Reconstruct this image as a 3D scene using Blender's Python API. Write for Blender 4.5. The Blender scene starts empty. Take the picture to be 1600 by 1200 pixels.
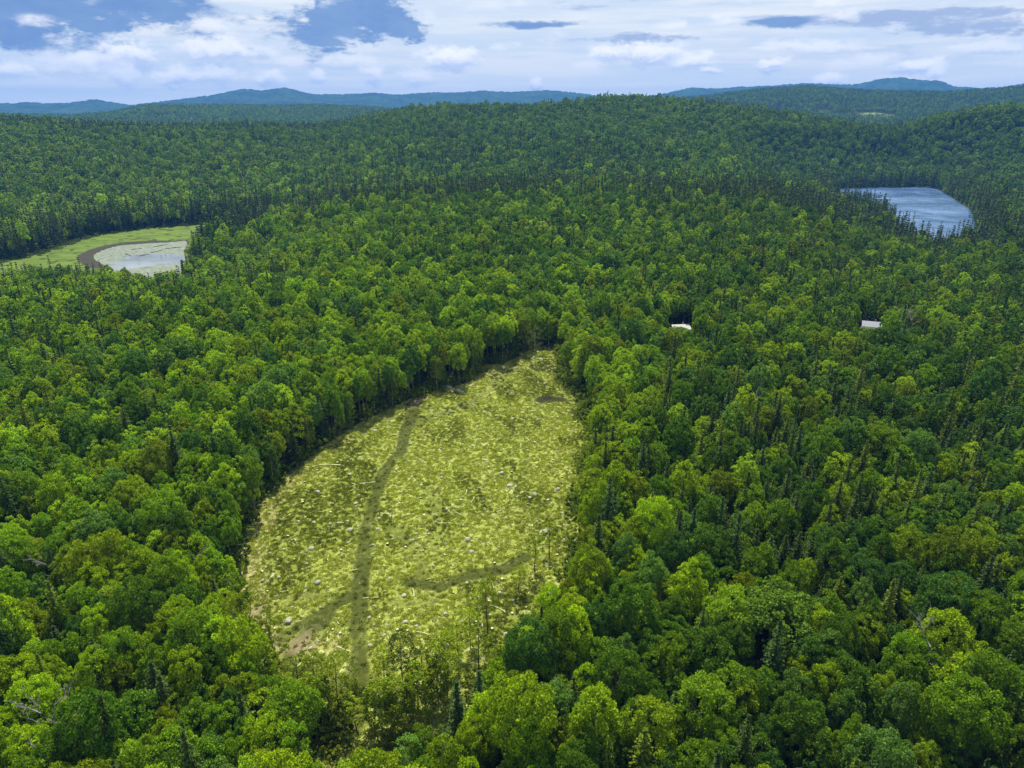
import bpy, math, random
import numpy as np
from mathutils import Vector, Matrix
R = math.radians
scene = bpy.context.scene
col = scene.collection

# ------------------------------------------------------------------ camera, light, exposure
CAM_H, FPX, PITCH = 100.0, 1067.0, R(21.58)
cam_data = bpy.data.cameras.new('camera'); cam = bpy.data.objects.new('camera', cam_data); col.objects.link(cam)
cam_data.sensor_width = 36.0; cam_data.lens = 36.0 * FPX / 1600
cam_data.clip_start = 1.0; cam_data.clip_end = 40000
cam.location = (0, 0, CAM_H); cam.rotation_euler = (R(90) - PITCH, 0, 0)
scene.camera = cam
scene.view_settings.view_transform = 'Standard'; scene.view_settings.look = 'None'
scene.view_settings.gamma = 1; scene.view_settings.use_curve_mapping = False
scene.view_settings.exposure = 0.66
scene.cycles.max_bounces = 6; scene.cycles.diffuse_bounces = 3; scene.cycles.transmission_bounces = 4
scene.cycles.volume_bounces = 0; scene.cycles.transparent_max_bounces = 8

SUN_EL, SUN_AZ = R(60), R(-6)       # sun high and almost straight ahead (+Y), azimuth positive to the right
sd = bpy.data.lights.new('sun', 'SUN'); sun = bpy.data.objects.new('sun', sd); col.objects.link(sun)
sd.energy = 5.0; sd.angle = R(0.5); sd.color = (1.0, 0.955, 0.88)
sdir = Vector((math.sin(SUN_AZ) * math.cos(SUN_EL), math.cos(SUN_AZ) * math.cos(SUN_EL), math.sin(SUN_EL)))
sun.rotation_euler = (-sdir).to_track_quat('-Z', 'Y').to_euler()

world = bpy.data.worlds.new('World'); scene.world = world; world.use_nodes = True

class NT:
    """small helper for building node trees"""
    def __init__(s, tree): s.t = tree; s.t.nodes.clear()
    def n(s, typ, **kw):
        nd = s.t.nodes.new(typ)
        for k, v in kw.items():
            if k == 'ins':
                for a, b in v.items(): s.link(nd, a, b)
            else: setattr(nd, k, v)
        return nd
    def link(s, nd, key, v):
        sock = nd.inputs[key]
        if isinstance(v, bpy.types.NodeSocket): s.t.links.new(v, sock)
        elif isinstance(v, bpy.types.Node): s.t.links.new(v.outputs[0], sock)
        else: sock.default_value = v
    def math(s, op, a, b=0.0, c=0.0, clamp=False):
        nd = s.n('ShaderNodeMath', operation=op, use_clamp=clamp, ins={0: a, 1: b, 2: c}); return nd.outputs[0]
    def noise(s, vec, scale, detail=4, rough=.55, dist=0.0):
        nd = s.n('ShaderNodeTexNoise', ins={'Vector': vec, 'Scale': scale, 'Detail': detail, 'Roughness': rough, 'Distortion': dist}); return nd.outputs['Fac']
    def ramp(s, v, a, b, lo=0.0, hi=1.0):
        nd = s.n('ShaderNodeMapRange', interpolation_type='SMOOTHSTEP', ins={0: v, 1: a, 2: b, 3: lo, 4: hi}); return nd.outputs[0]
    def mix(s, f, a, b, mode='MIX'):
        nd = s.n('ShaderNodeMix', data_type='RGBA', blend_type=mode)
        s.link(nd, 0, f)
        for k, v in ((6, a), (7, b)):
            if isinstance(v, tuple) and len(v) == 3: v = (*v, 1)
            s.link(nd, k, v)
        return nd.outputs[2]

w = NT(world.node_tree)
sky = w.n('ShaderNodeTexSky', sky_type='NISHITA', sun_disc=False, sun_elevation=SUN_EL, sun_rotation=SUN_AZ, altitude=400, air_density=1.0, dust_density=0.6, ozone_density=1.5)
tc = w.n('ShaderNodeTexCoord').outputs['Generated']
sp = w.n('ShaderNodeSeparateXYZ', ins={0: tc})
hx, hy, hz = sp.outputs
hor = w.math('SQRT', w.math('ADD', w.math('MULTIPLY', hx, hx), w.math('MULTIPLY', hy, hy)))
el = w.math('DIVIDE', hz, w.math('MAXIMUM', hor, .02))
elp = w.math('MINIMUM', w.math('MAXIMUM', el, 0.0), 3.0)
az = w.math('ARCTAN2', hx, hy)
def skyvec(ka, ke, seed):
    return w.n('ShaderNodeCombineXYZ', ins={0: w.math('MULTIPLY', az, ka), 1: w.math('MULTIPLY', elp, ke), 2: seed}).outputs[0]
S = 7.0     # background strength is 0.1: cloud radiances are given times ~9
deep = w.mix(0.75, sky.outputs[0], (0.075 * S, 0.17 * S, 0.42 * S))
# thin bright veil low down, blue gaps with clear-cut edges higher up
g1 = w.noise(skyvec(3.2, 9.0, 3.7), 1.0, 7, .6)
g2 = w.noise(skyvec(9.0, 26.0, 8.1), 1.0, 6, .62)
wq = w.n('ShaderNodeTexNoise', ins={'Vector': skyvec(13.0, 30.0, 6.6), 'Scale': 1.0, 'Detail': 8.0, 'Roughness': .68})
wqs = w.n('ShaderNodeSeparateColor', ins={0: wq.outputs['Color']}); qa = w.math('SUBTRACT', wqs.outputs[0], .5); qe = w.math('SUBTRACT', wqs.outputs[1], .5)
cov = w.math('ADD', w.math('MULTIPLY', g1, 1.0), w.math('MULTIPLY', g2, .38))
# openings in the cloud where the photograph has them (direction of the gap)
def gap(a0, e0, sa, se, amp):
    da = w.math('ADD', w.math('DIVIDE', w.math('SUBTRACT', az, a0), sa), w.math('MULTIPLY', qa, 2.6)); de = w.math('ADD', w.math('DIVIDE', w.math('SUBTRACT', el, e0), se), w.math('MULTIPLY', qe, 3.0))
    q = w.math('ADD', w.math('MULTIPLY', da, da), w.math('MULTIPLY', de, de))
    return w.math('MULTIPLY', w.math('EXPONENT', w.math('MULTIPLY', q, -1.0)), amp)
bias = w.math('ADD', gap(-.60, .118, .16, .042, .60), gap(-.205, .122, .105, .040, .60))
bias = w.math('ADD', bias, gap(-.42, .125, .05, .018, .35))
bias = w.math('ADD', bias, gap(.33, .106, .05, .007, .30))
bias = w.math('ADD', bias, gap(.02, .108, .07, .006, .3))
high = w.ramp(elp, .22, .60, 0.0, .22)
cov = w.math('SUBTRACT', cov, w.math('ADD', bias, high))
veil = w.ramp(cov, .38, .54)
s1 = w.noise(skyvec(4.0, 60.0, 1.3), 1.0, 6, .6)
s2 = w.noise(skyvec(14.0, 55.0, 5.3), 1.0, 5, .6)
veilc = w.mix(w.ramp(s1, .38, .66), (0.68 * S, 0.78 * S, 0.88 * S), (0.88 * S, 0.91 * S, 0.91 * S))
veilc = w.mix(w.ramp(elp, .0, .065, .9, 0.0), veilc, (1.08 * S, 1.10 * S, .99 * S))
veilc = w.mix(w.ramp(s2, .55, .72, 0, .5), veilc, (0.88 * S, .90 * S, .95 * S))
# blue-grey shaded bases of nearer cloud
sh = w.math('ADD', w.noise(skyvec(5.0, 34.0, 21.0), 1.0, 6, .6), w.math('ADD', gap(.56, .094, .13, .014, .30), gap(.165, .093, .07, .010, .30)))
sh = w.math('ADD', sh, gap(.36, .107, .12, .008, .2))
shade = w.math('MULTIPLY', w.ramp(sh, .60, .74), w.ramp(elp, .035, .085, .15, .85))
veilc = w.mix(shade, veilc, (0.36 * S, 0.46 * S, 0.68 * S))
blue = w.mix(w.ramp(wqs.outputs[2], .35, .65, 0, .7), deep, (0.17 * S, 0.28 * S, 0.55 * S))
c = w.mix(veil, blue, veilc)
# small cumulus heads: lit tops over soft bases
def puffs(ka, ke, seed, lo, hi, c_in, emin, emax):
    v = skyvec(ka, ke, seed)
    wv = w.n('ShaderNodeTexNoise', ins={'Vector': v, 'Scale': 3.0, 'Detail': 6.0, 'Roughness': .65})
    vv = w.n('ShaderNodeVectorMath', operation='MULTIPLY_ADD', ins={0: wv.outputs['Color'], 1: (.75, .75, .75), 2: v}).outputs[0]
    vo = w.n('ShaderNodeTexVoronoi', feature='SMOOTH_F1', ins={'Vector': vv, 'Scale': 1.0, 'Smoothness': .3, 'Randomness': 1.0}).outputs['Distance']
    sel = w.noise(v, .55, 1, .5)
    m = w.math('MULTIPLY', w.ramp(vo, hi, lo), w.ramp(sel, .47, .56))
    m = w.math('MULTIPLY', m, w.math('MULTIPLY', w.ramp(elp, emin, emin + .015), w.ramp(elp, emax, emax - .03)))
    up = w.math('FRACT', 0.0)
    return w.mix(w.math('MULTIPLY', m, .85), c_in, (0.97 * S, .98 * S, 1.0 * S))
c = puffs(7.0, 20.0, 12.2, .18, .50, c, .12, 1.5)
c = puffs(15.0, 40.0, 7.2, .16, .46, c, .045, .15)
# single cumulus heads low over the hills: (azimuth, elevation, half width, half height, strength)
wn = w.n('ShaderNodeTexNoise', ins={'Vector': skyvec(34.0, 60.0, 4.4), 'Scale': 1.0, 'Detail': 7.0, 'Roughness': .66})
wsp = w.n('ShaderNodeSeparateColor', ins={0: wn.outputs['Color']}); wa = w.math('SUBTRACT', wsp.outputs[0], .5); we = w.math('SUBTRACT', wsp.outputs[1], .5)
def dirs(px, py):
    a, b = (px - 800) / FPX, (600 - py) / FPX; X, Y, Z = a, b * math.sin(PITCH) + math.cos(PITCH), b * math.cos(PITCH) - math.sin(PITCH)
    return math.atan2(X, Y), Z / math.hypot(X, Y)
HEADS = [(705, 92, 40, 15, .95), (1010, 82, 52, 17, .9), (1088, 95, 26, 12, .85), (1112, 110, 13, 5, .8), (1206, 99, 19, 10, .9), (1297, 127, 20, 8, .95), (1430, 103, 30, 8, .9), (1462, 113, 9, 8, .7), (195, 86, 34, 17, .9), (275, 120, 28, 13, .8), (335, 118, 26, 12, .65),
         (190, 116, 16, 14, .55), (20, 112, 26, 10, .7), (422, 124, 24, 11, .75), (495, 118, 13, 10, .7), (580, 116, 17, 15, .75), (645, 122, 24, 12, .6), (340, 80, 48, 16, .75), (945, 86, 22, 10, .7), (838, 130, 9, 9, .9), (110, 100, 40, 14, .5), (540, 95, 40, 10, .4), (1260, 76, 60, 10, .5), (1545, 75, 40, 9, .5), (1370, 120, 9, 4, .0)]
for hx_, hy_, hw_, hh_, ha_ in HEADS:
    a0, e0 = dirs(hx_, hy_); sa_ = hw_ / FPX * 1.15; se_ = hh_ / FPX * 1.1
    da = w.math('ADD', w.math('DIVIDE', w.math('SUBTRACT', az, a0), sa_), w.math('MULTIPLY', wa, 2.6)); de = w.math('ADD', w.math('DIVIDE', w.math('SUBTRACT', el, e0), se_), w.math('MULTIPLY', we, 2.6))
    q = w.math('SQRT', w.math('ADD', w.math('MULTIPLY', da, da), w.math('MULTIPLY', de, de)))
    hcol = w.mix(w.ramp(de, -.9, .3), (0.50 * S, .61 * S, .86 * S), (1.12 * S, 1.11 * S, 1.10 * S))
    c = w.mix(w.ramp(q, 1.25, .45, 0.0, ha_), c, hcol)
# overhead: broken cloud and sky mix, below the horizon a plain ground tone
c = w.mix(w.ramp(hz, -.004, .0), (0.06 * S, .10 * S, .08 * S), c)
bg = w.n('ShaderNodeBackground', ins={0: c, 1: 0.1})
w.n('ShaderNodeOutputWorld', ins={0: bg.outputs[0]})

# ------------------------------------------------------------------ geometry helpers
CP, SP = math.cos(PITCH), math.sin(PITCH)
def ray(px, py):
    px = np.asarray(px, float); py = np.asarray(py, float)
    a = (px - 800) / FPX; b = (600 - py) / FPX
    return a, b * SP + CP, b * CP - SP
def at(px, py, z=0.0):
    """where the ray through a photo point meets height z"""
    X, Y, Z = ray(px, py); t = (z - CAM_H) / Z
    return X * t, Y * t
def project(x, y, z):
    dz = z - CAM_H; d = y * CP - dz * SP; v = y * SP + dz * CP
    return 800 + FPX * x / d, 600 - FPX * v / d, d
rng = np.random.default_rng(7)
def hash2(ix, iy, seed):
    h = (ix * 374761393 + iy * 668265263 + seed * 974634777) & 0x7fffffff
    h = ((h ^ (h >> 13)) * 1274126177) & 0x7fffffff
    return ((h ^ (h >> 16)) & 0xffff) / 65535.0
def vnoise(x, y, seed=0):
    x = np.asarray(x, float); y = np.asarray(y, float)
    ix = np.floor(x).astype(np.int64); iy = np.floor(y).astype(np.int64)
    fx = x - ix; fy = y - iy; fx = fx * fx * (3 - 2 * fx); fy = fy * fy * (3 - 2 * fy)
    a = hash2(ix, iy, seed); b = hash2(ix + 1, iy, seed); c_ = hash2(ix, iy + 1, seed); d = hash2(ix + 1, iy + 1, seed)
    return (a * (1 - fx) + b * fx) * (1 - fy) + (c_ * (1 - fx) + d * fx) * fy - .5
def fbm(x, y, seed=0, octs=4):
    s = 0; amp = 1.0
    for i in range(octs):
        s = s + amp * vnoise(np.asarray(x) * 2 ** i, np.asarray(y) * 2 ** i, seed + i * 17); amp *= .5
    return s
def sstep(a, b, x): t = np.clip((x - a) / (b - a), 0, 1); return t * t * (3 - 2 * t)
def sdf(poly, x, y):
    """signed distance to a closed polygon, negative inside"""
    x = np.asarray(x, float); y = np.asarray(y, float); P = np.asarray(poly, float)
    best = np.full(x.shape, 1e18); ins = np.zeros(x.shape, bool)
    for i in range(len(P)):
        ax, ay = P[i]; bx_, by_ = P[(i + 1) % len(P)]; ex, ey = bx_ - ax, by_ - ay
        t = np.clip(((x - ax) * ex + (y - ay) * ey) / (ex * ex + ey * ey + 1e-12), 0, 1)
        best = np.minimum(best, (x - ax - t * ex) ** 2 + (y - ay - t * ey) ** 2)
        cond = ((ay > y) != (by_ > y)) & (x < (bx_ - ax) * (y - ay) / (by_ - ay + 1e-12) + ax); ins ^= cond
    return np.where(ins, -1, 1) * np.sqrt(best)
def dline(line, x, y):
    best = np.full(np.shape(x), 1e18); L = np.asarray(line, float)
    for i in range(len(L) - 1):
        ax, ay = L[i]; ex, ey = L[i + 1] - L[i]
        t = np.clip(((x - ax) * ex + (y - ay) * ey) / (ex * ex + ey * ey + 1e-12), 0, 1)
        best = np.minimum(best, (x - ax - t * ex) ** 2 + (y - ay - t * ey) ** 2)
    return np.sqrt(best)
def catmull(P, n=6):
    P = np.asarray(P, float); out = []; N = len(P)
    for i in range(N):
        p0, p1, p2, p3 = P[i - 1], P[i], P[(i + 1) % N], P[(i + 2) % N]
        for k in range(n):
            t = k / n
            out.append(.5 * ((2 * p1) + (-p0 + p2) * t + (2 * p0 - 5 * p1 + 4 * p2 - p3) * t * t + (-p0 + 3 * p1 - 3 * p2 + p3) * t ** 3))
    return np.array(out)

# ------------------------------------------------------------------ outlines of clearing, ponds, meadow
def poly(spec):
    return np.array([at(a, b, z) for a, b, z in spec])
CLEAR = catmull(poly([(838, 546, 0), (862, 542, 0), (872, 566, 0), (882, 600, 0), (914, 630, 0), (918, 662, 2), (911, 720, 4), (905, 800, 8), (886, 862, 14), (815, 905, 17), (765, 945, 17),
                      (735, 985, 17), (712, 1030, 17), (675, 1080, 17), (630, 1115, 17), (575, 1135, 17), (510, 1120, 17), (462, 1085, 13), (425, 1050, 6), (402, 1022, 0), (395, 985, 0), (383, 930, 0), (392, 880, 0),
                      (412, 815, 0), (436, 772, 0), (470, 738, 0), (540, 683, 0), (618, 640, 0), (700, 608, 0), (745, 596, 0), (766, 572, 0), (790, 574, 0), (815, 560, 0)]), 4)
ZP = -15.0
POND = catmull(poly([(146, 402, ZP), (162, 391, ZP), (200, 382, ZP), (262, 379, ZP), (292, 377, ZP), (286, 392, ZP), (287, 396, -4), (266, 408, 2), (240, 415, 3), (205, 408, 1), (176, 403, -3), (156, 404, ZP + 4)]), 4)
MARSH = catmull(poly([(-120, 446, ZP), (0, 411, ZP), (50, 401, ZP), (100, 384, ZP), (150, 369, ZP), (200, 362, ZP), (262, 355, ZP), (330, 350, ZP), (400, 342, ZP), (404, 350, ZP), (350, 362, -8), (322, 372, -8), (296, 384, -8), (294, 396, -2), (268, 413, 2), (238, 420, 3), (195, 413, 2), (125, 406, 2), (60, 408, 2), (0, 415, 2)]), 4)
LAKE = catmull(poly([(1306, 296, ZP), (1345, 294, ZP), (1400, 293, ZP), (1450, 293, ZP), (1470, 299, ZP), (1492, 313, ZP), (1515, 328, ZP), (1520, 345, ZP), (1526, 362, -8), (1500, 366, 0), (1456, 364, 0), (1420, 354, 0), (1398, 337, 0), (1376, 319, 0), (1345, 311, -2), (1308, 303, -4)]), 4)
TRACKS = [([(650, 626), (644, 650), (635, 667), (627, 705), (600, 735), (584, 780), (571, 830), (567, 875), (562, 925), (562, 987), (560, 1060), (556, 1130)], 1.0, 1.35),
          ([(552, 929), (519, 950), (500, 975), (474, 995), (452, 1030)], .8, 1.2), ([(562, 925), (500, 962), (455, 985), (425, 1010)], .7, 1.1),
          ([(642, 909), (687, 916), (725, 901), (785, 890), (820, 872)], 1.15, 1.1), ([(612, 822), (650, 860), (665, 890), (642, 909)], .6, 1.1),
          ([(640, 668), (672, 650), (725, 637), (765, 605), (792, 583), (840, 562)], .55, 1.6), ([(612, 939), (669, 944), (690, 925)], .6, 1.0),
          ([(395, 958), (425, 946), (474, 932), (540, 930)], .5, .9), ([(819, 645), (846, 632)], .4, .7), ([(672, 760), (684, 800), (680, 850)], .45, 1.4)]
TRK = [(np.array([at(a, b) for a, b in L]), s, wd) for L, s, wd in TRACKS]

# ------------------------------------------------------------------ terrain heights
def row(spec, r, treeh, azs):
    px = np.array([s[0] for s in spec], float); py = np.array([s[1] for s in spec], float)
    X, Y, Z = ray(px, py); a = np.arctan2(X, Y); t = Z / np.hypot(X, Y)
    return CAM_H + r * np.interp(azs, a, t) - treeh
AZ = np.linspace(-math.pi, math.pi, 2401); RR = np.geomspace(20, 14000, 420)
flat = lambda v: np.full(AZ.shape, float(v))
M_ = row([(0, 440), (150, 400), (330, 372), (420, 325), (520, 300), (600, 292), (760, 289), (950, 290), (1100, 292), (1240, 300), (1290, 312), (1340, 335), (1500, 360), (1600, 352)], 740, 19, AZ)
M_ = np.clip(M_, -16, 30)
V_ = np.clip(M_ - 12, -15, 4)
C_ = row([(0, 184), (100, 190), (200, 195), (300, 197), (380, 193), (470, 197), (540, 190), (600, 178), (640, 170), (700, 163), (760, 165), (830, 166), (890, 158), (950, 150), (1010, 151), (1060, 156),
          (1120, 162), (1180, 170), (1260, 182), (1340, 195), (1390, 200), (1425, 194), (1470, 180), (1530, 169), (1600, 161), (1700, 158)], 1700, 20, AZ)
V2 = row([(0, 205), (600, 205), (1200, 200), (1370, 196), (1600, 200)], 2700, 12, AZ)
F1 = row([(0, 180), (100, 182), (170, 178), (230, 168), (320, 166), (400, 168), (500, 168), (580, 170), (640, 175), (800, 180), (960, 175), (1040, 163), (1120, 155), (1200, 147), (1260, 144), (1320, 149), (1400, 152), (1480, 153), (1540, 150), (1600, 145)], 4000, 13, AZ); F1 = F1 + 16 * (AZ > .15) + 6
V3 = F1 - 120
F2 = row([(-100, 165), (0, 168), (22, 169), (50, 166), (72, 168), (108, 167), (150, 161), (175, 165), (205, 170), (250, 165), (290, 160), (330, 155), (365, 146), (382, 143), (410, 146), (446, 141), (470, 147), (490, 152), (530, 153), (585, 149), (625, 153), (680, 148), (720, 149), (755, 146), (800, 149), (850, 145), (900, 150), (960, 158), (1020, 155), (1080, 142), (1130, 144), (1160, 142), (1220, 139),
          (1260, 135), (1300, 138), (1340, 138), (1375, 129), (1400, 126), (1440, 131), (1465, 132), (1490, 141), (1530, 144), (1570, 141), (1600, 136), (1700, 130)], 9000, -34, AZ)
rings = [(20, flat(0)), (330, flat(0)), (480, np.minimum(M_ * .55, 6)), (740, M_), (960, V_), (1250, V_ * .35 + C_ * .38), (1700, C_), (2000, C_ * .75 + V2 * .25), (2700, V2), (3300, V2 * .45 + F1 * .55), (4000, F1), (5500, V3), (7600, V3 * .4 + F2 * .55), (9000, F2), (12500, F2 * .5)]
rr = np.array([r for r, _ in rings]); HH = np.stack([h for _, h in rings], 1)
def pchip(xk, Y, xq):
    d = np.diff(Y, axis=1) / np.diff(xk); m = np.zeros_like(Y)
    a, b = d[:, :-1], d[:, 1:]; same = a * b > 0
    m[:, 1:-1] = np.where(same, 2 * a * b / np.where(same, a + b, 1), 0)
    k = np.clip(np.searchsorted(xk, xq) - 1, 0, len(xk) - 2); hh = xk[k + 1] - xk[k]; t = np.clip((xq - xk[k]) / hh, 0, 1)
    return ((2 * t ** 3 - 3 * t ** 2 + 1) * Y[:, k] + (t ** 3 - 2 * t ** 2 + t) * hh * m[:, k] + (-2 * t ** 3 + 3 * t ** 2) * Y[:, k + 1] + (t ** 3 - t ** 2) * hh * m[:, k + 1])
TAB = pchip(rr, HH, RR); LR = np.log(RR)
def H0(x, y):
    a = np.arctan2(x, y); r = np.clip(np.hypot(x, y), 21, 13900)
    fa = (a + math.pi) / (2 * math.pi) * (len(AZ) - 1); fr = (np.log(r) - LR[0]) / (LR[-1] - LR[0]) * (len(RR) - 1)
    ia = np.clip(fa.astype(int), 0, len(AZ) - 2); ir = np.clip(fr.astype(int), 0, len(RR) - 2); fa = fa - ia; fr = fr - ir
    return (TAB[ia, ir] * (1 - fa) + TAB[ia + 1, ir] * fa) * (1 - fr) + (TAB[ia, ir + 1] * (1 - fa) + TAB[ia + 1, ir + 1] * fa) * fr
def H(x, y):
    x = np.asarray(x, float); y = np.asarray(y, float)
    r = np.hypot(x, y); h = H0(x, y)
    h = h + fbm(x / 130, y / 130, 5, 3) * 7 * sstep(330, 600, r) * (1 - .5 * sstep(1300, 1600, r)) + fbm(x / 60, y / 60, 9, 3) * 1.5 * sstep(60, 420, r)
    h = h + fbm(x / 420, y / 420, 31, 4) * 26 * sstep(2000, 2600, r) * (1 - .6 * sstep(3300, 3900, r)) + fbm(x / 900, y / 900, 41, 5) * 50 * sstep(4500, 7000, r) * (1 - .72 * sstep(8000, 8900, r))
    near = r < 1900
    if np.any(near):
        xs, ys = x[near], y[near]; hs = h[near]
        dm = np.minimum(sdf(MARSH[::2], xs, ys), sdf(POND[::2], xs, ys)); dl = sdf(LAKE, xs, ys)
        dd = np.minimum(dm, dl)
        t = 1 - sstep(3, 90, dd); lim = ZP + .35 + np.maximum(dd, 0) * .09 + .0022 * np.maximum(dd - 50, 0) ** 2
        hs = np.where(dd < 200, hs * (1 - t) + (ZP + .35) * t, hs)
        hs = np.minimum(hs, lim)
        hs = np.maximum(hs, ZP + .35)
        hs = np.where(sdf(POND[::2], xs, ys) < 0, ZP - 1.2, hs); hs = np.where(dl < 0, ZP - 2.5, hs)
        h[near] = hs
    return h

# ------------------------------------------------------------------ mesh + object helpers
def mesh_np(name, V, F, mats=(), fmat=None, smooth=False, attrs=None):
    """V (n,3), F (m,k) with constant k"""
    me = bpy.data.meshes.new(name); V = np.asarray(V, np.float32); F = np.asarray(F, np.int32); k = F.shape[1]
    me.vertices.add(len(V)); me.vertices.foreach_set('co', V.ravel())
    me.loops.add(F.size); me.loops.foreach_set('vertex_index', F.ravel())
    me.polygons.add(len(F)); me.polygons.foreach_set('loop_start', np.arange(len(F), dtype=np.int32) * k)
    me.polygons.foreach_set('loop_total', np.full(len(F), k, np.int32))
    for m in mats: me.materials.append(m)
    if fmat is not None: me.polygons.foreach_set('material_index', np.asarray(fmat, np.int32))
    me.polygons.foreach_set('use_smooth', np.full(len(F), smooth, bool))
    for nm, dom, arr in (attrs or []):
        at_ = me.attributes.new(nm, 'FLOAT', dom); at_.data.foreach_set('value', np.asarray(arr, np.float32))
    me.update(calc_edges=True); me.validate(); return me
def link(name, me, parent=None, loc=None, rot=None, scale=None, **props):
    o = bpy.data.objects.new(name, me); col.objects.link(o)
    if parent: o.parent = parent
    if loc is not None: o.location = loc
    if rot is not None: o.rotation_euler = rot
    if scale is not None: o.scale = scale
    for k, v in props.items(): o[k] = v
    return o
def tubes(paths, sides=5):
    """paths: list of (points (n,3), radii (n)) -> V, F quads"""
    VV, FF = [], []; off = 0
    for P, rad in paths:
        P = np.asarray(P, float); n = len(P); T = np.gradient(P, axis=0); T /= np.linalg.norm(T, axis=1)[:, None] + 1e-9
        ref = np.where(np.abs(T[:, 2:3]) > .9, np.array([[1., 0, 0]]), np.array([[0., 0, 1.]]))
        A = np.cross(T, ref); A /= np.linalg.norm(A, axis=1)[:, None] + 1e-9; B = np.cross(T, A)
        an = np.arange(sides) * 2 * math.pi / sides
        ring = P[:, None] + np.asarray(rad)[:, None, None] * (np.cos(an)[None, :, None] * A[:, None] + np.sin(an)[None, :, None] * B[:, None])
        VV.append(ring.reshape(-1, 3)); i = np.arange(n - 1)[:, None] * sides; j = np.arange(sides)[None]
        jn = (j + 1) % sides
        FF.append(np.stack([i + j, i + jn, i + sides + jn, i + sides + j], -1).reshape(-1, 4) + off)
        if sides == 4: FF.append(np.array([[0, 1, 2, 3]]) + off); FF.append(np.array([[3, 2, 1, 0]]) + off + (n - 1) * sides)
        off += n * sides
    return np.concatenate(VV), np.concatenate(FF)
def cards(P, N, size, jitter, rg, aspect=1.0):
    """leaf-sprig quads centred on P facing roughly N"""
    n = len(P); N = N + rg.normal(0, jitter, (n, 3)); N /= np.linalg.norm(N, axis=1)[:, None] + 1e-9
    U = np.cross(N, rg.normal(0, 1, (n, 3))); U /= np.linalg.norm(U, axis=1)[:, None] + 1e-9; W = np.cross(N, U)
    s = np.asarray(size)[:, None] * rg.uniform(.65, 1.35, (n, 1)); bend = N * s * rg.uniform(-.3, .3, (n, 1))
    q = np.stack([P - U * s * .5, P - W * s * .36 * aspect + bend, P + U * s * .5, P + W * s * .36 * aspect + bend], 1)
    return q.reshape(-1, 3), np.arange(n * 4).reshape(n, 4)

# ------------------------------------------------------------------ materials
def mat(name):
    m = bpy.data.materials.new(name); m.use_nodes = True; return m, NT(m.node_tree)
def simple(name, base, rough=.85, var=.35, scale=3.0, spec=.2, bump=0.0):
    m, t = mat(name); g = t.n('ShaderNodeTexCoord').outputs['Object']
    f = t.noise(g, scale, 5, .6)
    c_ = t.mix(t.ramp(f, .3, .7), tuple(v * (1 - var) for v in base), tuple(min(v * (1 + var), .95) for v in base))
    p = t.n('ShaderNodeBsdfPrincipled', ins={'Base Color': c_, 'Roughness': rough, 'Specular IOR Level': spec})
    if bump: t.link(p, 'Normal', t.n('ShaderNodeBump', ins={'Strength': bump, 'Distance': .1, 'Height': f}).outputs[0])
    t.n('ShaderNodeOutputMaterial', ins={0: p.outputs[0]}); return m
def leafmat(name, transl=.33, rough=.6, spec=.12):
    m, t = mat(name)
    tint = t.n('ShaderNodeAttribute', attribute_type='INSTANCER', attribute_name='tint').outputs['Color']
    v = t.n('ShaderNodeAttribute', attribute_type='GEOMETRY', attribute_name='leafvar').outputs['Fac']
    lo = t.mix(1.0, tint, (.55, .60, .6), 'MULTIPLY'); hi = t.mix(1.0, tint, (1.65, 1.52, 1.4), 'MULTIPLY')
    c_ = t.mix(v, lo, hi)
    p = t.n('ShaderNodeBsdfPrincipled', ins={'Base Color': c_, 'Roughness': rough, 'Specular IOR Level': spec})
    tr = t.n('ShaderNodeBsdfTranslucent', ins={'Color': t.mix(1.0, c_, (1.45, 1.5, .3), 'MULTIPLY')})
    mx = t.n('ShaderNodeMixShader', ins={0: transl, 1: p.outputs[0], 2: tr.outputs[0]})
    t.n('ShaderNodeOutputMaterial', ins={0: mx.outputs[0]}); return m
LEAF = leafmat('broad_leaves'); NEEDLE = leafmat('conifer_needles', .10, .7, .15)
BARK = simple('grey_bark', (.17, .155, .13), scale=4, bump=.4); PALEBARK = simple('pale_bark', (.42, .40, .34), scale=3, bump=.2)
DARKBARK = simple('dark_bark', (.09, .075, .055), scale=4)
DEAD = simple('weathered_dead_wood', (.27, .25, .24), scale=4)
STONE = simple('grey_stone', (.31, .31, .22), rough=.9, var=.4, scale=1.6, bump=.6)
WOOD = simple('bleached_cut_wood', (.52, .52, .24), var=.35, scale=2.0)
STUMP = simple('weathered_stump_wood', (.30, .27, .17), var=.4, scale=3.0)
DARKSTUMP = simple('dark_rotten_wood', (.06, .05, .03), scale=3.0)

# ground of the forest: leaf litter, and the tone of closed canopy where trees are too far to be separate
m, t = mat('forest_ground'); GROUND = m
g = t.n('ShaderNodeNewGeometry').outputs['Position']
sepg = t.n('ShaderNodeSeparateXYZ', ins={0: g})
dist = t.math('SQRT', t.math('ADD', t.math('POWER', sepg.outputs[0], 2.0), t.math('POWER', sepg.outputs[1], 2.0)))
n1 = t.noise(g, .5, 6, .65); n2 = t.noise(g, .02, 6, .6); n3 = t.noise(g, .0045, 5, .6)
litter = t.mix(t.ramp(n1, .35, .65), (.035, .032, .014), (.05, .075, .018))
canopy = t.mix(t.ramp(n2, .38, .62), (.018, .042, .018), (.045, .09, .024))
canopy = t.mix(t.ramp(n3, .42, .6, 0, .7), canopy, (.014, .036, .02))
cg = t.mix(t.ramp(dist, 3600, 4300), litter, canopy)
md = t.n('ShaderNodeAttribute', attribute_name='meadow').outputs['Fac']
cg = t.mix(md, cg, (.15, .21, .05))
p = t.n('ShaderNodeBsdfPrincipled', ins={'Base Color': cg, 'Roughness': .95, 'Specular IOR Level': .05})
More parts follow.
